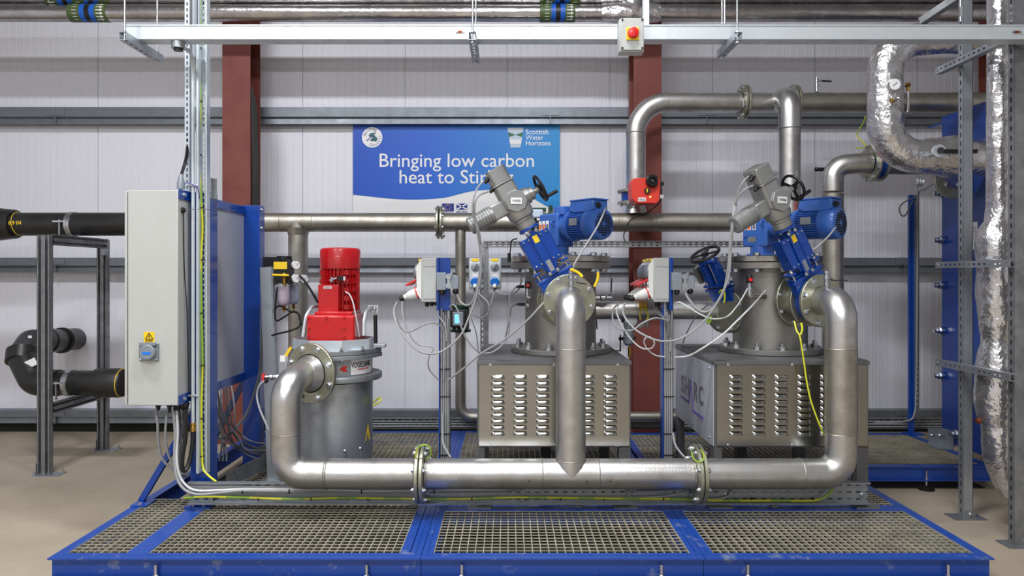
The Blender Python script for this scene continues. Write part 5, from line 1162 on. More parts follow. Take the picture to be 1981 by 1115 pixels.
# ================================================================ socket boxes on posts
def socket_post(X0, label, short, sx, bw):
    """X0: x of the enclosure's right face; three sockets in a row facing left"""
    y0 = 4.28; s = F/y0
    zt, zb = EYE-(499-VY)/s, EYE-(585-VY)/s
    ew = .095
    post = thing('socket_post', 'blue backed galvanised post carrying '+short, 'post', (X0+.05, y0+.1, HS))
    MB().ext(X0, X0+.012, y0-.01, y0+.30, zb-.05, zt+.0).ext(X0+.012, X0+bw, y0+.02, y0+.03, zb-.05, zt).build('back_plate', 'blue', post, bev=.001)
    b = MB(); x1 = X0+sx; 
    for xx in (x1, x1+.058): b.ext(xx, xx+.003, y0+.03, y0+.075, HS+.006, zb+.3*0-.0)
    b.ext(x1, x1+.061, y0+.072, y0+.075, HS+.006, zb)
    b.ext(x1, x1+.014, y0+.03, y0+.033, HS+.006, zb).ext(x1+.047, x1+.061, y0+.03, y0+.033, HS+.006, zb).build('strut', 'galv', post)
    MB().ext(x1-.05, x1+.1, y0, y0+.1, HS, HS+.006).build('foot_plate', 'galv_dark', post)
    pc = MB().ext(x1-.008, x1-.001, y0+.02, y0+.09, HS+.006, zb-.02).build('blue_edge', 'blue', post)
    for k in range(4):
        zt2 = zb-.04-.02*k; MB().tube([(x1+.008+.013*k, y0+.022, HS+.01), (x1+.009+.013*k, y0+.020, .6), (x1+.008+.013*k, y0+.022, zt2)], .0055, 8).build('tied_cable', 'cable_grey', post)
    for z_ in (.95, .78, .55, .42): MB().ext(x1-.004, x1+.066, y0+.012, y0+.018, z_-.003, z_+.003).build('cable_tie', 'rubber', post)
    e = thing('socket_box', label, 'socket box', (X0-ew/2, y0+.1, zb))
    body = MB().ext(X0-ew, X0, y0, y0+.30, zb, zt).build('enclosure', 'plastic_grey', e, bev=.006)
    MB().ext(X0-ew+.012, X0-.004, y0-.004, y0+.001, zb+.02, zt-.06).ext(X0-ew+.012, X0-.004, y0-.004, y0+.001, zt-.055, zt-.004).build('cover_panel', 'plastic_grey', e, bev=.002)
    MB().prism([(X0-ew-.028, zb+.05), (X0-ew-.034, zt-.055), (X0-ew, zt-.004), (X0-ew, zb+.01)], y0+.006, y0+.30).build('socket_front', 'plastic_white', e, bev=.003)
    for k in range(3):
        yk = y0+.05+.10*k
        MB().lathe((X0-ew-.028, yk, zt-.085), (-1, 0, .1), [(.044, 0), (.044, .014), (.03, .022), (.01, .026)], 24).build('rotary_switch', 'connector_grey', e)
        MB().ext(X0-ew-.02, X0-ew+.012, yk-.03, yk+.03, zt-.018, zt-.006).build('yellow_label', 'label_yellow', e)
        MB().lathe((X0-ew-.025, yk, zt-.165), (-1, 0, 0), [(.035, 0), (.03, .012), (.02, .014)], 20).build('cable_window', 'galv', e)
        ax = V((-.94, -.0, -.34)).normalized()
        o = MB().lathe((X0-ew-.0, yk, zb+.068), ax, [(.036, 0), (.04, .01), (.04, .03), (.036, .034), (.033, .07), (.022, .10), (.018, .105), (.018, .12)], 24).build('plug', 'plastic_white', e)
        MB().lathe(V((X0-ew, yk, zb+.068))+ax*.03, ax, [(.041, 0), (.041, .008)], 24).build('red_ring', 'red_plastic', o)
        MB().box((X0-ew-.058, yk, zb+.124), (.09, .06, .012), ry=R(-28)).build('red_lid', 'red_plastic', o, bev=.003)
        MB().lathe(V((X0-ew, yk, zb+.068))+ax*.118, ax, [(.014, 0), (.017, .004), (.017, .025), (.01, .032)], 12).build('cable_gland', 'black', o)
        MB().lathe((X0-ew+.03+.02*k, y0+.05+.08*k, zb), -ZU, [(.014, 0), (.014, .02), (.009, .03)], 12).build('cable_gland', 'black', e)
    cn = thing('multipole_connector', 'grey connector with metal latch beside '+short, 'connector', (X0+.1, y0+.0, zt-.2))
    zc = EYE-(544-VY)/s
    MB().ext(X0+.004, X0+.062, y0-.062, y0-.012, zc-.055, zc+.052).build('fixed_half', 'connector_grey', cn, bev=.004)
    MB().prism([(X0+.075, zc+.043), (X0+.14, zc+.03), (X0+.14, zc-.04), (X0+.125, zc-.05), (X0+.075, zc-.043)], y0-.060, y0-.014).build('loose_half', 'connector_grey', cn, bev=.004)
    b = MB().box((X0+.078, y0-.066, zc), (.018, .006, .07)); 
    for sg in (-1, 1): b.cyl((X0+.078, y0-.07, zc+sg*.028), (X0+.078, y0-.06, zc+sg*.028), .018, n=16)
    b.cyl((X0+.095, y0-.07, zc+.045), (X0+.095, y0-.06, zc+.045), .008, n=12).cyl((X0+.095, y0-.07, zc-.045), (X0+.095, y0-.06, zc-.045), .008, n=12).build('latch', 'galv', cn)
    for (xx, zz) in ((X0+.036, zc-.055), (X0+.118, zc-.05)): MB().lathe((xx, y0-.036, zz), -ZU, [(.016, 0), (.018, .003), (.018, .018), (.01, .03)], 12).build('cable_gland', 'black', cn)
socket_post((845-VX)/(F/4.28), 'grey socket box with one visible red plug, left of the left filter vessel', 'the socket box with one visible plug', .018, .082)
socket_post((1295-VX)/(F/4.28), 'grey socket box with three red plugs, beside the black handwheel', 'the socket box with three red plugs', -.030, .028)
# ================================================================ isolator sockets on frame behind
DI = 5.2; s = F/DI; X = lambda px: (px-VX)/s; Z = lambda py: EYE-(py-VY)/s
t = thing('slotted_upright', 'slotted upright channel between the two blue-lidded switched sockets', 'strut', (X(938), DI, Z(662)))
MB().slotted((X(933.5), DI, Z(790)), (X(933.5), DI, Z(468)), (1, 0, 0), .034, .003, .02, .04, .01).ext(X(938), X(945), DI, DI+.04, Z(790), Z(468)).ext(X(938), X(939), DI-.004, DI, Z(790), Z(468)).build('channel', 'galv_dark', t)
MB().ext(X(930), X(947), DI-.05, DI+.05, HS, HS+.006).ext(X(934), X(942), DI, DI+.03, HS, Z(785)).build('foot', 'galv_dark', t)
t = thing('cable_tray', 'perforated cable tray running level behind the two filter vessels', 'cable tray', (X(1190), DI, Z(478)))
b = MB(); b.slotted((X(935), DI-.01, Z(470.5)), (X(1442), DI-.01, Z(470.5)), (0, 0, 1), .022, .002, .022, .045, .008).slotted((X(935), DI-.01, Z(475.5)), (X(1442), DI-.01, Z(475.5)), (0, 0, 1), .02, .002, .022, .045, .007)
b.ext(X(935), X(1442), DI-.01, DI+.04, Z(478)-.002, Z(478)).ext(X(935), X(1442), DI-.03, DI-.01, Z(467), Z(467)+.002).build('tray', 'galv_dark', t)
for k, (px, lab) in enumerate(((920, 'left of the pair beside the slotted upright'), (957.5, 'right of the pair beside the slotted upright'))):
    t = thing('switched_socket', 'grey socket with blue lid, '+lab, 'socket', (X(px), DI-.04, Z(560)))
    o = MB().ext(X(px)-.047, X(px)+.047, DI-.055, DI-.003, Z(560), Z(500)).build('housing', 'plastic_grey', t, bev=.008)
    MB().ext(X(px)-.040, X(px)+.040, DI-.062, DI-.05, Z(556), Z(506)).build('front_cover', 'galv_pale', t, bev=.006)
    MB().lathe((X(px), DI-.062, Z(517)), (0, -1, 0), [(.032, 0), (.030, .012), (.026, .014)], 28).build('rotary_switch', 'connector_grey', t); MB().box((X(px), DI-.082, Z(517)), (.01, .016, .05), ry=R(30)).build('switch_grip', 'galv_dark', t)
    MB().box((X(px), DI-.064, Z(503.5)), (.05, .004, .02)).build('yellow_label', 'label_yellow', t)
    MB().box((X(px), DI-.063, Z(531)), (.045, .003, .035)).build('white_label', 'label_white', t)
    MB().lathe((X(px), DI-.062, Z(545)), (0, -1, -.3), [(.032, 0), (.034, .012), (.030, .016)], 28).build('blue_lid', 'socket_blue', t)
    MB().lathe((X(px), DI-.08, Z(550)), (0, -.3, -1), [(.014, 0), (.016, .02), (.01, .03)], 14).build('plug', 'plastic_white', t); MB().cyl((X(px), DI-.09, Z(556)), (X(px), DI-.095, Z(564)), .009, n=10).build('plug_gland', 'black', t)
# ================================================================ air preparation unit left of the red motor
s_ = 4.72; q = lambda px, py, d=4.72: P(px, py, d)
t = thing('air_preparation_unit', 'black air preparation unit with yellow label, two clear bowls and round gauges', 'regulator', q(549, 620))
b = MB().ext(q(533, 0).x, q(564, 0).x, 4.68, 4.78, q(0, 551).z, q(0, 503).z); b.build('valve_block', 'black', t, bev=.004)
MB().cyl(q(550, 504), q(550, 496), .05, n=30).build('top_cap', 'black', t)
MB().ext(q(533.5, 0).x, q(559, 0).x, 4.677, 4.68, q(0, 521).z, q(0, 507).z).build('yellow_label', 'label_yellow', t)
MB().bar(P(526, 532, 4.62), P(559, 533, 4.62), .012, .014).build('yellow_lever', 'yellow', t, bev=.004)
MB().cyl(P(550, 531, 4.66), P(550, 552, 4.66), .013, n=14).sphere(P(550, 533, 4.64), .018, 8).build('brass_fitting', 'brass', t)
for (px, py, d, m_) in ((549, 552, 4.70, 'bowl'), (568, 549, 4.80, 'bowl_blue')):
    w_ = .038; hh = 38/(F/d)*1.0
    o = MB().lathe(P(px, py+40, d), ZU, [(.012, 0), (.026, .006), (.036, .022), (w_, .05), (w_, hh)], 24).build('filter_bowl', m_, t)
    MB().cyl(P(px, py+40, d), P(px, py+48, d), .012, n=6).cyl(P(px, py+48, d), P(px, py+53, d), .006, n=10).build('drain_nut', 'brass', o)
    MB().cyl(P(px, py+2, d), P(px, py-3, d), .04, n=24).build('bowl_collar', 'galv_pale', o)
for (px, py, d) in ((571, 513, 4.70), (571, 539, 4.70), (587, 540, 4.84)):
    a = V((.75, -.66, 0)).normalized(); c = P(px, py, d)
    o = MB().lathe(c-a*.02, a, [(.02, 0), (.032, .004), (.033, .03), (.03, .033)], 26).build('gauge', 'zinc', t); MB().lathe(c+a*.0135, a, [(.028, 0), (.028, .001)], 26).build('gauge_face', 'label_white', o)
    MB().bar(c+a*.0155+V((0, 0, -.002)), c+a*.0155+V((.012, .012, .014)), .002, .001).build('gauge_needle', 'black', o)
o = MB().bar(P(510, 508, 4.86), P(536, 508, 4.86), .03, .075).build('mounting_block', 'black', t)
cable('black air hose from the gauges slanting down to the red gearbox', [(580, 534, 4.70), (590, 545, 4.64), (602, 563, 4.58), (615, 585, 4.5)], .008, 'rubber', name='air_hose', cat='hose')
cable('black air hose looping below the clear filter bowls', [(537, 555, 4.70), (534, 575, 4.7), (532, 610, 4.7), (536, 621, 4.7), (552, 612, 4.68), (566, 604, 4.68), (576, 606, 4.66), (581, 620, 4.62), (588, 636, 4.6)], .006, 'rubber', name='air_hose', cat='hose')
cable('black air hose curving behind the galvanised strut to the macerator', [(527, 604, 4.74), (540, 592, 4.72), (560, 602, 4.74), (578, 608, 4.72), (580, 630, 4.68), (562, 640, 4.66), (530, 648, 4.7), (515, 655, 4.75)], .006, 'rubber', name='air_hose', cat='hose')
t = thing('leaning_strut', 'galvanised angle strut leaning upright between the blue post and the macerator', 'strut', (-1.63, 4.8, HS))
a0, a1 = P(512, 517, 4.78), P(528, 800, 4.66)
a0, a1 = V((-1.655, 4.75, P(0, 517, 4.75).z)), V((-1.56, 4.62, HS+.006))
MB().bar(a1, a0, .075, .004, up=(0, 1, 0)).bar(a1+V((.042, .03, 0)), a0+V((.042, .03, 0)), .004, .06, up=(0, 1, 0)).build('angle', 'galv', t)
MB().ext(-1.62, -1.5, 4.57, 4.68, HS, HS+.006).build('foot_plate', 'galv', t)
# pump rear dark drum and small items
t = thing('sensor_valve', 'small ball valve with red cap and grey lead left of the pump inlet bend', 'valve', P(520, 731, 4.25))
MB().cyl(P(512, 730, 4.25), P(545, 729, 4.25), .012).lathe(P(522, 730, 4.25), XR, [(.012, 0), (.018, .004), (.018, .02), (.012, .024)], 14).lathe(P(534, 730, 4.25), XR, [(.012, 0), (.019, .004), (.019, .02), (.012, .024)], 6).build('ball_valve', 'zinc', t)
MB().box(P(510, 731, 4.24), (.012, .03, .05)).build('red_cap', 'red_plastic', t); MB().cyl(P(518, 736, 4.22), P(512, 739, 4.22), .012).build('plug', 'black', t)
cable('grey lead curving down from the small ball valve behind the left bend', [(514, 737, 4.22), (503, 744, 4.2), (497, 765, 4.2), (502, 790, 4.18), (511, 812, 4.16), (520, 832, 4.15)], .006, 'cable_grey')
t = thing('earth_clip', 'yellow tagged earth clip on the upper left rim of the pump inlet flange', 'clip', P(556, 690, 4.13))
MB().bar(P(563, 672, 4.12), P(552, 690, 4.1), .012, .012).build('yellow_lug', 'yellow', t); MB().box(P(548, 694, 4.1), (.03, .02, .035)).build('clip', 'plastic_white', t)
# ================================================================ heat exchanger plate with foil pipes on the right
ex0 = 3.46; ya, yb = 5.05, 5.574
t = thing('heat_exchanger', 'big blue heat exchanger plate standing at the right rear with tie bolts on its edge', 'heat exchanger', (3.6, 5.3, HS))
MB().ext(ex0, ex0+.04, ya-.25, yb, .21, 2.79).build('frame_plate', 'blue_plate', t, bev=.002)
MB().ext(ex0+.04, ex0+.75, ya-.2, yb-.04, .26, 2.6).build('plate_pack', 'galv_dark', t)
o = MB().ext(ex0-.12, ex0, yb-.02, yb-.015, HS, .31).ext(ex0-.12, ex0, yb-.15, yb-.02, HS, HS+.006).ext(ex0+.0-.006, ex0, yb-.15, yb-.02, HS, .31).build('foot_bracket', 'galv', t)
for (dx, z_) in ((-.03, .25), (-.09, .25)): bolt(o, (ex0+dx, yb-.02, z_), (0, -1, 0), .014)
for py in (375, 465, 552, 640, 727, 835+6):
    z_ = EYE-(py-VY)/(F/yb); d_ = yb-.015
    if py > 830: d_ = 5.36; z_ = EYE-(840-VY)/(F/d_)
    c = V((ex0-.0, d_, z_)); o = MB().cyl(c+V((-.02, 0, 0)), c+V((-.03, 0, 0)), .035, n=20).cyl(c+V((-.03, 0, 0)), c+V((-.055, 0, 0)), .028, n=6).cyl(c+V((.0, 0, 0)), c+V((-.02, 0, 0)), .018, n=14).cyl(c+V((-.055, 0, 0)), c+V((-.075, 0, 0)), .018, n=14).build('tie_bolt', 'zinc', t)
for (y_, z_) in ((5.3, .5), (5.3, .42)): bolt(t, (ex0, y_, z_), (-1, 0, 0), .016, length=.02)
o = MB().ext(ex0-.003, ex0, 5.15, 5.22, EYE+(VY-478)/(F/5.2)-.02, EYE+(VY-430)/(F/5.2)).build('rating_label', 'label_white', t)
b = MB()
for k in range(9): b.ext(ex0-.0045, ex0-.003, 5.16, 5.21, 1.76+.015*k, 1.764+.015*k)
b.build('rating_print', 'galv_dark', o)
# top bracket
tb = thing('blue_bracket', 'blue bolted steel bracket at the top of the heat exchanger under the upper pipe', 'bracket', P(1880, 262, 5.7))
MB().box(P(1880, 247, 5.72), (.33, .05, .17)).prism([(P(1822, 0, 5.75).x, P(0, 236, 5.75).z), (P(1910, 0, 5.75).x, P(0, 226, 5.75).z), (P(1910, 0, 5.75).x, P(0, 230, 5.75).z), (P(1822, 0, 5.75).x, P(0, 240, 5.75).z)], 5.65, 5.95).build('plate', 'blue', tb, bev=.002)
for (px, py) in ((1888, 239), (1897, 242), (1897, 258), (1905, 243)): bolt(tb, P(px, py, 5.69), (0, -1, 0), .018)
MB().torus(P(1857, 197, DU), XR, .088, .008, 36, 8).build('pipe_strap', 'blue', tb); MB().cyl(P(1844, 222, 5.9), P(1844, 244, 5.9), .008).build('strap_bolt', 'zinc', tb)
# slim blue post with tray behind
X6 = lambda px: (px-VX)/(F/5.97)
t = thing('slim_blue_post', 'slim blue post with a strut and grey cable, left of the heat exchanger', 'post', (X6(1763), 5.97, HS))
MB().ext(X6(1757), X6(1766), 5.95, 5.98, HS, P(0, 378, 5.97).z).ext(X6(1757)-.04, X6(1770)+.04, 5.90, 6.0, HS, HS+.012).build('post', 'blue', t)
MB().ext(X6(1766), X6(1768), 5.93, 5.98, .35, P(0, 378, 5.97).z).slotted((X6(1772.5), 5.955, .35), (X6(1772.5), 5.955, P(0, 378, 5.97).z), (1, 0, 0), .034, .003, .02, .045, .009).build('strut', 'galv', t)
cable('grey cable running down the slim blue post and turning along the back tray', [(1829, 333, 4.95), (1815, 350, 5.3), (1790, 366, 5.7), (1776, 378, 5.9), (1775, 450, 5.93), (1774, 600, 5.93), (1772, 760, 5.93), (1769, 800, 5.93), (1758, 814, 5.94), (1720, 818, 5.95), (1690, 817, 5.95)], .007, 'cable_grey')
cable('short dark cable loop at the top of the slim blue post', [(1776, 380, 5.92), (1755, 388, 5.92), (1741, 400, 5.92), (1742, 414, 5.92), (1750, 418, 5.92), (1758, 405, 5.92), (1766, 388, 5.93)], .006, 'cable_dark')
# rear low trays along the wall
t = thing('cable_tray', 'perforated cable tray with cables along the foot of the back wall', 'cable tray', (0, 6.2, .1))
b = MB(); 
for z_ in (.20, .245): b.slotted((-1.7, 6.17, z_), (4.0, 6.17, z_), (0, 0, 1), .045, .002, .022, .06, .008)
b.ext(-1.7, 4.0, 6.13, 6.17, .265, .268).ext(-1.7, 4.0, 6.13, 6.17, .175, .178).build('tray', 'galv_dark', t)
for x_ in (-1.5, 0, 1.6, 3.0, 3.9): MB().ext(x_-.02, x_+.02, 6.15, 6.2, 0, .18).build('tray_leg', 'galv_dark', t)
for k in range(3):
    cable('', [(-1.7, 6.15, .19+.025*k), (-.8, 6.15, .195+.022*k), (0, 6.15, .19+.025*k), (1.2, 6.15, .195+.022*k), (2.4, 6.15, .19+.024*k), (3.9, 6.15, .19+.024*k)], .007, 'cable_grey', parent=t, px=False)
# foil-wrapped pipes at the right
DG = 4.85; s = F/DG; X = lambda px: (px-VX)/s; Z = lambda py: EYE-(py-VY)/s; rf = 32/s
t = thing('insulated_pipe', 'large foil-wrapped pipe bending down and right again, with a round pressure gauge', 'pipe', (X(1712), DG, Z(345)))
pp = fillet([(X(1960), DG, Z(77)), (X(1712), DG, Z(77)), (X(1712), DG, Z(303)), (X(2060), DG, Z(304))], [.235, .235], 16)
cum = [0]
for i in range(len(pp)-1): cum.append(cum[-1]+(pp[i+1]-pp[i]).length)
Tt = cum[-1]; 
prof_r = [(0, rf*.84), (.17, rf*.84), (.26, rf*.98), (.62, rf*1.0), (.66, rf*1.1), (.72, rf*1.3), (.78, rf*1.05), (.84, rf*1.36), (.9, rf*1.3), (.95, rf*1.1), (1, rf*1.1)]
foil_tube(pp, prof_r, n=36, lump=.02, seedv=4, step=.035).build('foil_jacket', 'foil', t, ang=60)
o = MB().lathe(P(1731, 163, DG-.14), (0, -1, 0), [(.02, -.06), (.04, -.02), (.043, 0), (.043, .018), (.038, .022)], 32).build('pressure_gauge', 'zinc', t)
MB().lathe(P(1731, 163, DG-.163), (0, -1, 0), [(.037, 0), (.037, .001)], 32).build('gauge_face', 'label_white', o); MB().bar(P(1728, 166, DG-.166), P(1736, 159, DG-.166), .003, .001, up=(0, 1, 0)).build('gauge_needle', 'black', o)
o = MB().tube(spline([P(*a) for a in ((1729, 193, DG-.14), (1738, 190, DG-.17), (1744, 196, DG-.16), (1745, 212, DG-.1), (1749, 221, DG-.05), (1755, 219, DG), (1757, 205, DG), (1757, 176, DG))]), .009, 10).build('siphon_tube', 'steel', t)
MB().cyl(P(1757, 176, DG), P(1757, 166, DG), .012, n=6).box(P(1756, 163, DG), (.026, .02, .02)).build('brass_cock', 'brass', o); MB().bar(P(1751, 168, DG-.02), P(1761, 163, DG-.02), .008, .01).build('cock_lever', 'black', o)
MB().box(P(1728, 194, DG-.13), (.035, .03, .02)).build('pipe_stub', 'brass', o)
hv = MB().lathe(P(1818, 292, DG-.19), (0, -1, 0), [(.0, -.06), (.045, -.02), (.045, 0), (.0, .004)], 12).build('lever_quadrant', 'galv_pale', t)
MB().bar(P(1816, 293, DG-.2), P(1890, 293, DG-.22), .02, .025).cyl(P(1820, 291, DG-.19), P(1820, 291, DG-.22), .02).build('valve_lever', 'black', hv)
MB().lathe(P(1769, 352, DG), (1, 0, -.05), [(.02, 0), (.035, .01), (.02, .02), (.035, .03), (.02, .04), (.03, .05), (.015, .06)], 14).build('drain_fitting', 'galv', t)
o = MB().annulus(P(1845, 345, 5.3), (0, -1, 0), .16, .08, .03).build('port_flange', 'zinc_yellow'); tag(o, 'plated port flange partly showing below the horizontal foil-wrapped pipe', 'flange')
for px in (1832, 1855): bolt(o, P(px, 357, 5.27), (0, -1, 0), .018)
XV = 2.955; YV = 4.2; s = F/YV; Z = lambda py: EYE-(py-VY)/s; r0 = .066
t = thing('insulated_pipe', 'vertical foil-wrapped pipe at the right edge with bulging valve jackets', 'pipe', (XV, YV, Z(945)))
def ev(pts): return [(XV+dx, YV, Z(py)) for dx, py in pts]
A = [(0, -60, 22), (0, 60, 21), (0, 200, 22), (0, 390, 22.5), (-.005, 430, 24), (-.015, 452, 35), (-.017, 480, 37), (-.015, 500, 36), (-.015, 512, 34), (-.012, 560, 36), (-.006, 620, 34), (-.004, 660, 30), (-.01, 690, 34), (-.015, 720, 37), (-.015, 780, 38), (-.01, 805, 35), (-.004, 815, 31), (0, 850, 31), (.004, 880, 30), (.03, 905, 30), (.055, 930, 28), (.085, 952, 24)]
pts = [V((XV+a[0], YV, Z(a[1]))) for a in A]; out = []; rr = []
for i in range(len(pts)-1):
    k = max(1, int((pts[i+1]-pts[i]).length/.03))
    for j in range(k): q_ = j/k; out.append(pts[i].lerp(pts[i+1], q_)); w_ = q_*q_*(3-2*q_); rr.append((A[i][2]*(1-w_)+A[i+1][2]*w_)/s)
out.append(pts[-1]); rr.append(A[-1][2]/s)
b = MB().tube(out, rr, 34); rnd = random.Random(5)
for k in range(len(out)):
    lump = .012 if out[k].z > Z(410) else .05
    for i in range(34):
        d = b.v[k*34+i]-out[k]; a = i/34*6.283; b.v[k*34+i] = out[k]+d*(1+lump*(math.sin(3*a+k*.37)*.4+math.sin(5*a-k*.6)*.3+rnd.uniform(-1, 1)*.3))
b.build('foil_jacket', 'foil', t, ang=60)
o = MB().lathe(V((XV-.13, YV-.02, Z(813))), (-1, -.2, 0), [(.01, 0), (.02, .01), (.012, .03)], 12).build('pipe_stub', 'copper', t)
# support frame at the right
t = thing('support_frame', 'slotted channel support frame with two posts and three arms at the right edge', 'frame', (2.87, 4.15, 0))
def slot_post(x, y, w_, dp, z1, nm):
    b = MB().slotted((x-w_/2, y, .006), (x-w_/2, y, z1), (0, 1, 0), dp, .003, .028, .055, .012)
    b.ext(x-w_/2, x+w_/2, y-dp/2, y-dp/2+.003, .006, z1).ext(x+w_/2-.003, x+w_/2, y-dp/2, y+dp/2, .006, z1).ext(x-w_/2, x+w_/2, y+dp/2-.003, y+dp/2, .006, z1)
    o = b.build(nm, 'galv_dark' if nm == 'front_post' else 'galv', t)
    p = MB().ext(x-.1, x+.1, y-.06, y+.06, 0, .006).ext(x-.02, x+.045, y-dp/2-.006, y-dp/2, .006, .05).build('foot_plate', 'galv_dark', o); bolt(p, (x+.01, y-dp/2-.006, .03), (0, -1, 0), .008)
slot_post(2.882, 4.40, .062, .045, 6.4, 'rear_post'); slot_post(2.895, 3.95, .10, .045, 6.4, 'front_post')
for z_ in (EYE+(VY-511)/(F/4.1), EYE-(727-VY)/(F/4.1)+.02, 2.86):
    b = MB(); xA = 2.79
    b.slotted((xA, 3.88, z_), (xA, 4.56, z_), (0, 0, 1), .041, .003, .022, .045, .013); b.ext(xA, xA+.04, 3.88, 4.56, z_-.0205, z_-.0175).ext(xA, xA+.04, 3.88, 4.56, z_+.0175, z_+.0205)
    o = b.build('slotted_arm', 'galv', t); bolt(o, (xA+.02, 4.565, z_), (0, 1, 0), .01)
    bolt(o, (xA, 4.54, z_), (-1, 0, 0), .009)
MB().box((2.86, 3.9, 2.86), (.10, .006, .10), ry=R(25)).build('corner_plate', 'galv', t)
for k in range(3): bolt(t, P(1958, 12+k*14, 3.88), (0, -1, 0), .012)
t = MB().bar(P(1783, 42, 4.3), P(1905, -40, 4.0), .05, .04).build('diagonal_strut', 'galv_dark'); tag(t, 'dark grey strut slanting up to the right above the overhead trunking', 'strut')
o = MB().cyl(P(1858, 42, 4.0), P(1858, -80, 4.0), .0065).cyl(P(1858, 32, 4.0), P(1858, 14, 4.0), .011, n=6).build('threaded_rod', 'zinc'); tag(o, 'threaded rod with long nut above the right end of the trunking', 'rod')
MB().ext(2.75, 2.92, 3.6, 4.5, 6.3, 6.4)
# ================================================================ cables
c = cable
# actuator VV05 leads
c('upper grey lead of the VV05 actuator', [(936, 350, 4.02), (925, 362, 4.0), (917, 380, 3.98), (914, 405, 3.98), (918, 425, 4.0), (927, 450, 4.02), (930, 470, 4.05)], .0055)
c('lower grey lead of the VV05 actuator, running down to the left socket box connector', [(944, 371, 4.02), (930, 376, 4.0), (920, 388, 3.98), (918, 408, 3.99), (922, 440, 4.02), (927, 470, 4.06), (930, 506, 4.1), (925, 547, 4.14), (915, 582, 4.18), (903, 591, 4.2), (891, 584, 4.22), (884, 570, 4.23)], .0062)
c('grey cable swinging from the VV05 actuator round to the left socket plug', [(931, 470, 4.06), (930, 530, 4.08), (920, 579, 4.1), (905, 620, 4.1), (891, 649, 4.1), (862, 676, 4.1), (835, 685, 4.1), (808, 678, 4.1), (784, 654, 4.12), (767, 625, 4.16), (762, 601, 4.22), (768, 585, 4.29)], .0062)
c('grey cable hanging from the left socket plug and kinking back to the post', [(778, 584, 4.31), (779, 610, 4.25), (791, 644, 4.22), (808, 666, 4.22), (838, 673, 4.22), (830, 690, 4.22), (830, 714, 4.24), (849, 736, 4.27)], .0045)
c('grey cable arching from left of the left socket post onto its strut', [(768, 618, 4.22), (776, 635, 4.22), (792, 642, 4.22), (823, 627, 4.22), (842, 625, 4.24), (855, 635, 4.27), (859, 654, 4.28), (858, 736, 4.28)], .0055)
c('grey cable under the left socket box running down its strut', [(840, 592, 4.32), (847, 610, 4.3), (861, 630, 4.28), (864, 660, 4.28)], .0055)
c('grey cable from the left post round to the upper sensor plug of the left vessel', [(869, 594, 4.27), (878, 590, 4.26), (888, 606, 4.25), (893, 635, 4.25), (908, 664, 4.26), (927, 681, 4.28), (949, 683, 4.32), (973, 666, 4.38), (985, 639, 4.42), (985, 579, 4.46), (992, 563, 4.48), (998, 556, 4.49)], .0055)
c('dark cable from the lower sensor plug down to the left cabinet top', [(998, 590, 4.49), (990, 594, 4.48), (987, 610, 4.47), (981, 640, 4.45), (975, 664, 4.45)], .004, 'cable_dark')
c('grey cable rising from the left post across the cabinet to the VV05 flange', [(868, 735, 4.27), (896, 714, 4.2), (930, 685, 4.15), (978, 656, 4.08), (1020, 620, 4.02), (1046, 592, 4.0), (1052, 586, 4.04)], .0062)
c('grey cable looping from the left blue-lidded socket to the upright', [(920, 562, 5.1), (930, 572, 5.08), (944, 586, 5.06), (946, 603, 5.06), (934, 615, 5.1), (916, 609, 5.3)], .0065)
c('thin grey cable hanging from the left blue-lidded socket', [(921, 564, 5.1), (928, 580, 5.1), (934, 598, 5.1), (936, 615, 5.12)], .005)
c('grey cable hanging from the right blue-lidded socket', [(957, 564, 5.1), (953, 578, 5.1), (948, 596, 5.1)], .0065)
c('grey cable drooping from the right blue-lidded socket to the upper sensor plug', [(959, 563, 5.1), (972, 570, 5.0), (990, 569, 4.8), (1003, 560, 4.6), (1008, 545, 4.55), (1008, 532, 4.55)], .006)
c('black cable with clips hanging from the VV05 valve beside the vessel flange', [(1000, 462, 4.2), (990, 466, 4.25), (988, 480, 4.28), (986, 492, 4.28)], .004, 'black')
o = MB().cyl(P(985, 490, 4.28), P(985, 508, 4.28), .010).build('hanging_plug', 'black'); tag(o, 'black plug dangling left of the left vessel top flange', 'plug')
c('thin dark cable down from the flow meter to the left cabinet top', [(912, 617, 5.7), (920, 640, 5.5), (924, 665, 5.3), (926, 684, 5.08)], .004, 'cable_dark')
c('grey lead from the left gear motor terminal box to the VV05 elbow', [(1172, 402, 4.20), (1168, 412, 4.16), (1155, 440, 4.1), (1130, 480, 4.05), (1113, 508, 4.0), (1109, 520, 4.0)], .0055)
c('grey lead from the right gear motor terminal box down to the VV06 valve', [(1636, 402, 4.32), (1630, 418, 4.25), (1609, 450, 4.15), (1590, 470, 4.08), (1573, 484, 4.05)], .0055)
# yellow straps at VV05
for (a, b_, lab) in (((1103, 521, 3.98), (1127, 536, 3.97), 'yellow sleeved earth lead lying over the top of the VV05 flange'), ((1157, 527, 4.1), (1150, 555, 4.1), 'yellow sleeved earth lead hanging at the right rim of the VV05 flange')):
    m_ = ((a[0]+b_[0])/2+3, (a[1]+b_[1])/2-1, a[2]); c(lab, [a, m_, b_], .008, 'yellow', name='earth_lead', cat='wire')
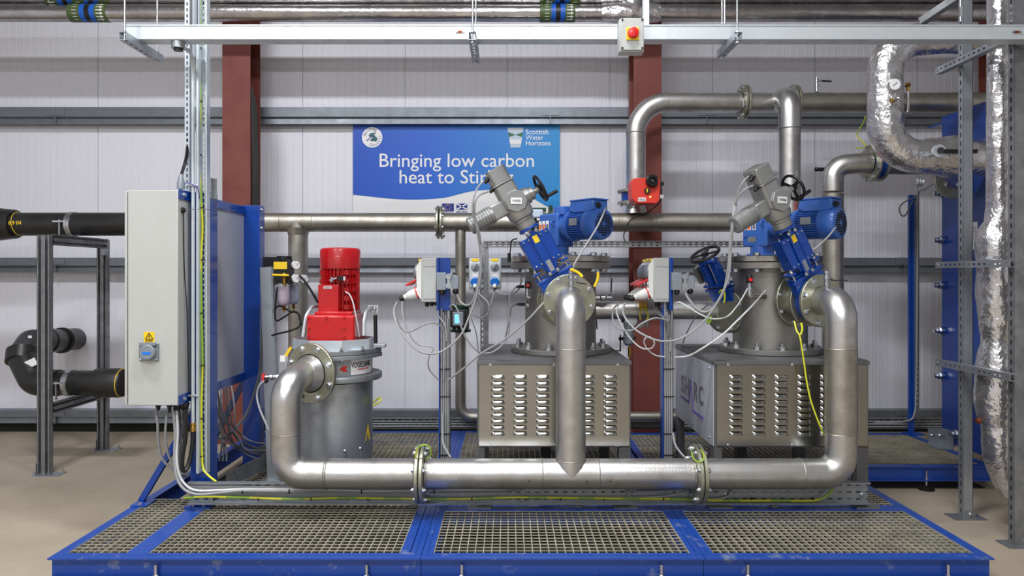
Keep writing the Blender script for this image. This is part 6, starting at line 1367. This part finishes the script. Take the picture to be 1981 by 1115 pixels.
# VV06 leads and right socket post
c('thick grey cable falling from the VV06 actuator to the right socket box connector', [(1421, 395, 4.02), (1417, 430, 4.0), (1412, 480, 4.02), (1408, 523, 4.05), (1399, 566, 4.1), (1380, 596, 4.14), (1363, 604, 4.18), (1346, 596, 4.2), (1331, 577, 4.22), (1326, 567, 4.23)], .0075)
c('grey cable falling from the VV06 actuator and swinging left to the red plugs', [(1424, 395, 4.02), (1419, 430, 4.0), (1414, 480, 4.02), (1410, 534, 4.04), (1395, 572, 4.06), (1369, 613, 4.08), (1343, 639, 4.1), (1309, 658, 4.1), (1272, 659, 4.1), (1236, 643, 4.12), (1214, 622, 4.16), (1205, 603, 4.22), (1209, 587, 4.31)], .0065)
c('upper grey lead of the VV06 actuator', [(1448, 341, 3.98), (1438, 352, 3.96), (1428, 372, 3.98), (1422, 395, 4.01)], .0055)
c('lower grey lead of the VV06 actuator', [(1457, 359, 3.98), (1444, 365, 3.96), (1430, 378, 3.98), (1423, 395, 4.01)], .0055)
c('grey cable from the rearmost red plug looping back to the right socket post', [(1202, 584, 4.48), (1187, 598, 4.4), (1186, 622, 4.3), (1199, 637, 4.25), (1223, 639, 4.22), (1242, 626, 4.22), (1266, 616, 4.22), (1288, 620, 4.25), (1296, 631, 4.28), (1297, 680, 4.28)], .0055)
c('grey cable from the middle red plug making a small loop before the right socket post', [(1198, 588, 4.42), (1193, 605, 4.35), (1206, 635, 4.3), (1223, 659, 4.25), (1242, 674, 4.22), (1260, 674, 4.2), (1266, 663, 4.18), (1256, 652, 4.18), (1246, 659, 4.2), (1251, 674, 4.22), (1266, 687, 4.25), (1286, 691, 4.28)], .0045, 'cable_white')
c('grey sensor cable rising from the right post to the sensor on the right vessel', [(1304, 592, 4.26), (1313, 585, 4.22), (1331, 594, 4.18), (1352, 607, 4.16), (1378, 617, 4.15), (1406, 613, 4.16), (1423, 596, 4.2), (1436, 577, 4.25), (1447, 557, 4.3)], .0045, 'cable_white')
c('pale cable sweeping from the right post up across the SHARC cabinet to the VV06 nozzle', [(1306, 692, 4.26), (1331, 689, 4.18), (1356, 676, 4.12), (1395, 650, 4.08), (1427, 620, 4.1), (1455, 592, 4.15), (1470, 575, 4.22), (1481, 562, 4.3)], .0055, 'cable_white')
c('thin grey cable from the manual gate valve down to the cabinet top', [(1372, 587, 4.5), (1360, 598, 4.55), (1348, 610, 4.6), (1332, 637, 4.7), (1321, 664, 4.8)], .004)
for k in range(3): c('dark grey cables curling from under the right socket box onto its post', [(1266+k*8, 592, 4.36+.06*k), (1268+k*8, 604, 4.34), (1280+k*5, 612, 4.3), (1290+k*2, 626-k*3, 4.27), (1293+k*2, 650, 4.27)], .0055, 'cable_dark', group='cables under the right socket box')
c('grey cable leaving the foot of the right socket post towards the front flange', [(1302, 838, 4.24), (1306, 860, 4.2), (1318, 878, 4.15), (1330, 890, 4.12)], .0065)
c('grey cable leaving the foot of the left socket post behind the front pipe', [(856, 800, 4.28), (857, 855, 4.24), (864, 872, 4.18), (872, 886, 4.1)], .0065)
c('yellow earth wire hanging from the VV06 flange down behind the right bend', [(1537, 622, 4.12), (1541, 640, 4.08), (1547, 650, 4.06), (1551, 672, 4.05), (1556, 705, 4.05), (1561, 740, 4.05), (1570, 780, 4.04), (1588, 828, 4.03), (1600, 850, 4.03)], .005, 'earth', name='earth_wire', cat='wire')
c('short yellow green earth loop joining the VV06 flanges', [(1550, 625, 4.06), (1552, 637, 4.05), (1549, 648, 4.05)], .006, 'earth', name='earth_wire', cat='wire')
c('yellow green earth strap on the blue manual gate valve', [(1391, 567, 4.5), (1395, 562, 4.48), (1401, 564, 4.47), (1402, 578, 4.46), (1400, 586, 4.46)], .006, 'earth', name='earth_wire', cat='wire')
c('yellow green earth loop below the manual gate valve', [(1372, 613, 4.45), (1369, 620, 4.44), (1370, 626, 4.44), (1374, 622, 4.44), (1376, 612, 4.45)], .006, 'earth', name='earth_wire', cat='wire')
# ceiling lamp housings carry the light
for (x, y, z, sx, sy, e) in LAMPS:
    t = thing('ceiling_lamp', 'rectangular ceiling lamp hanging above the hall', 'lamp', (x, y, z), group='ceiling lamps')
    MB().ext(x-sx/2-.03, x+sx/2+.03, y-sy/2-.03, y+sy/2+.03, z+.02, z+.10).build('lamp_housing', 'galv_pale', t)
    MB().cyl((x, y, z+.1), (x, y, 6.4), .01).build('suspension_rod', 'zinc', t)
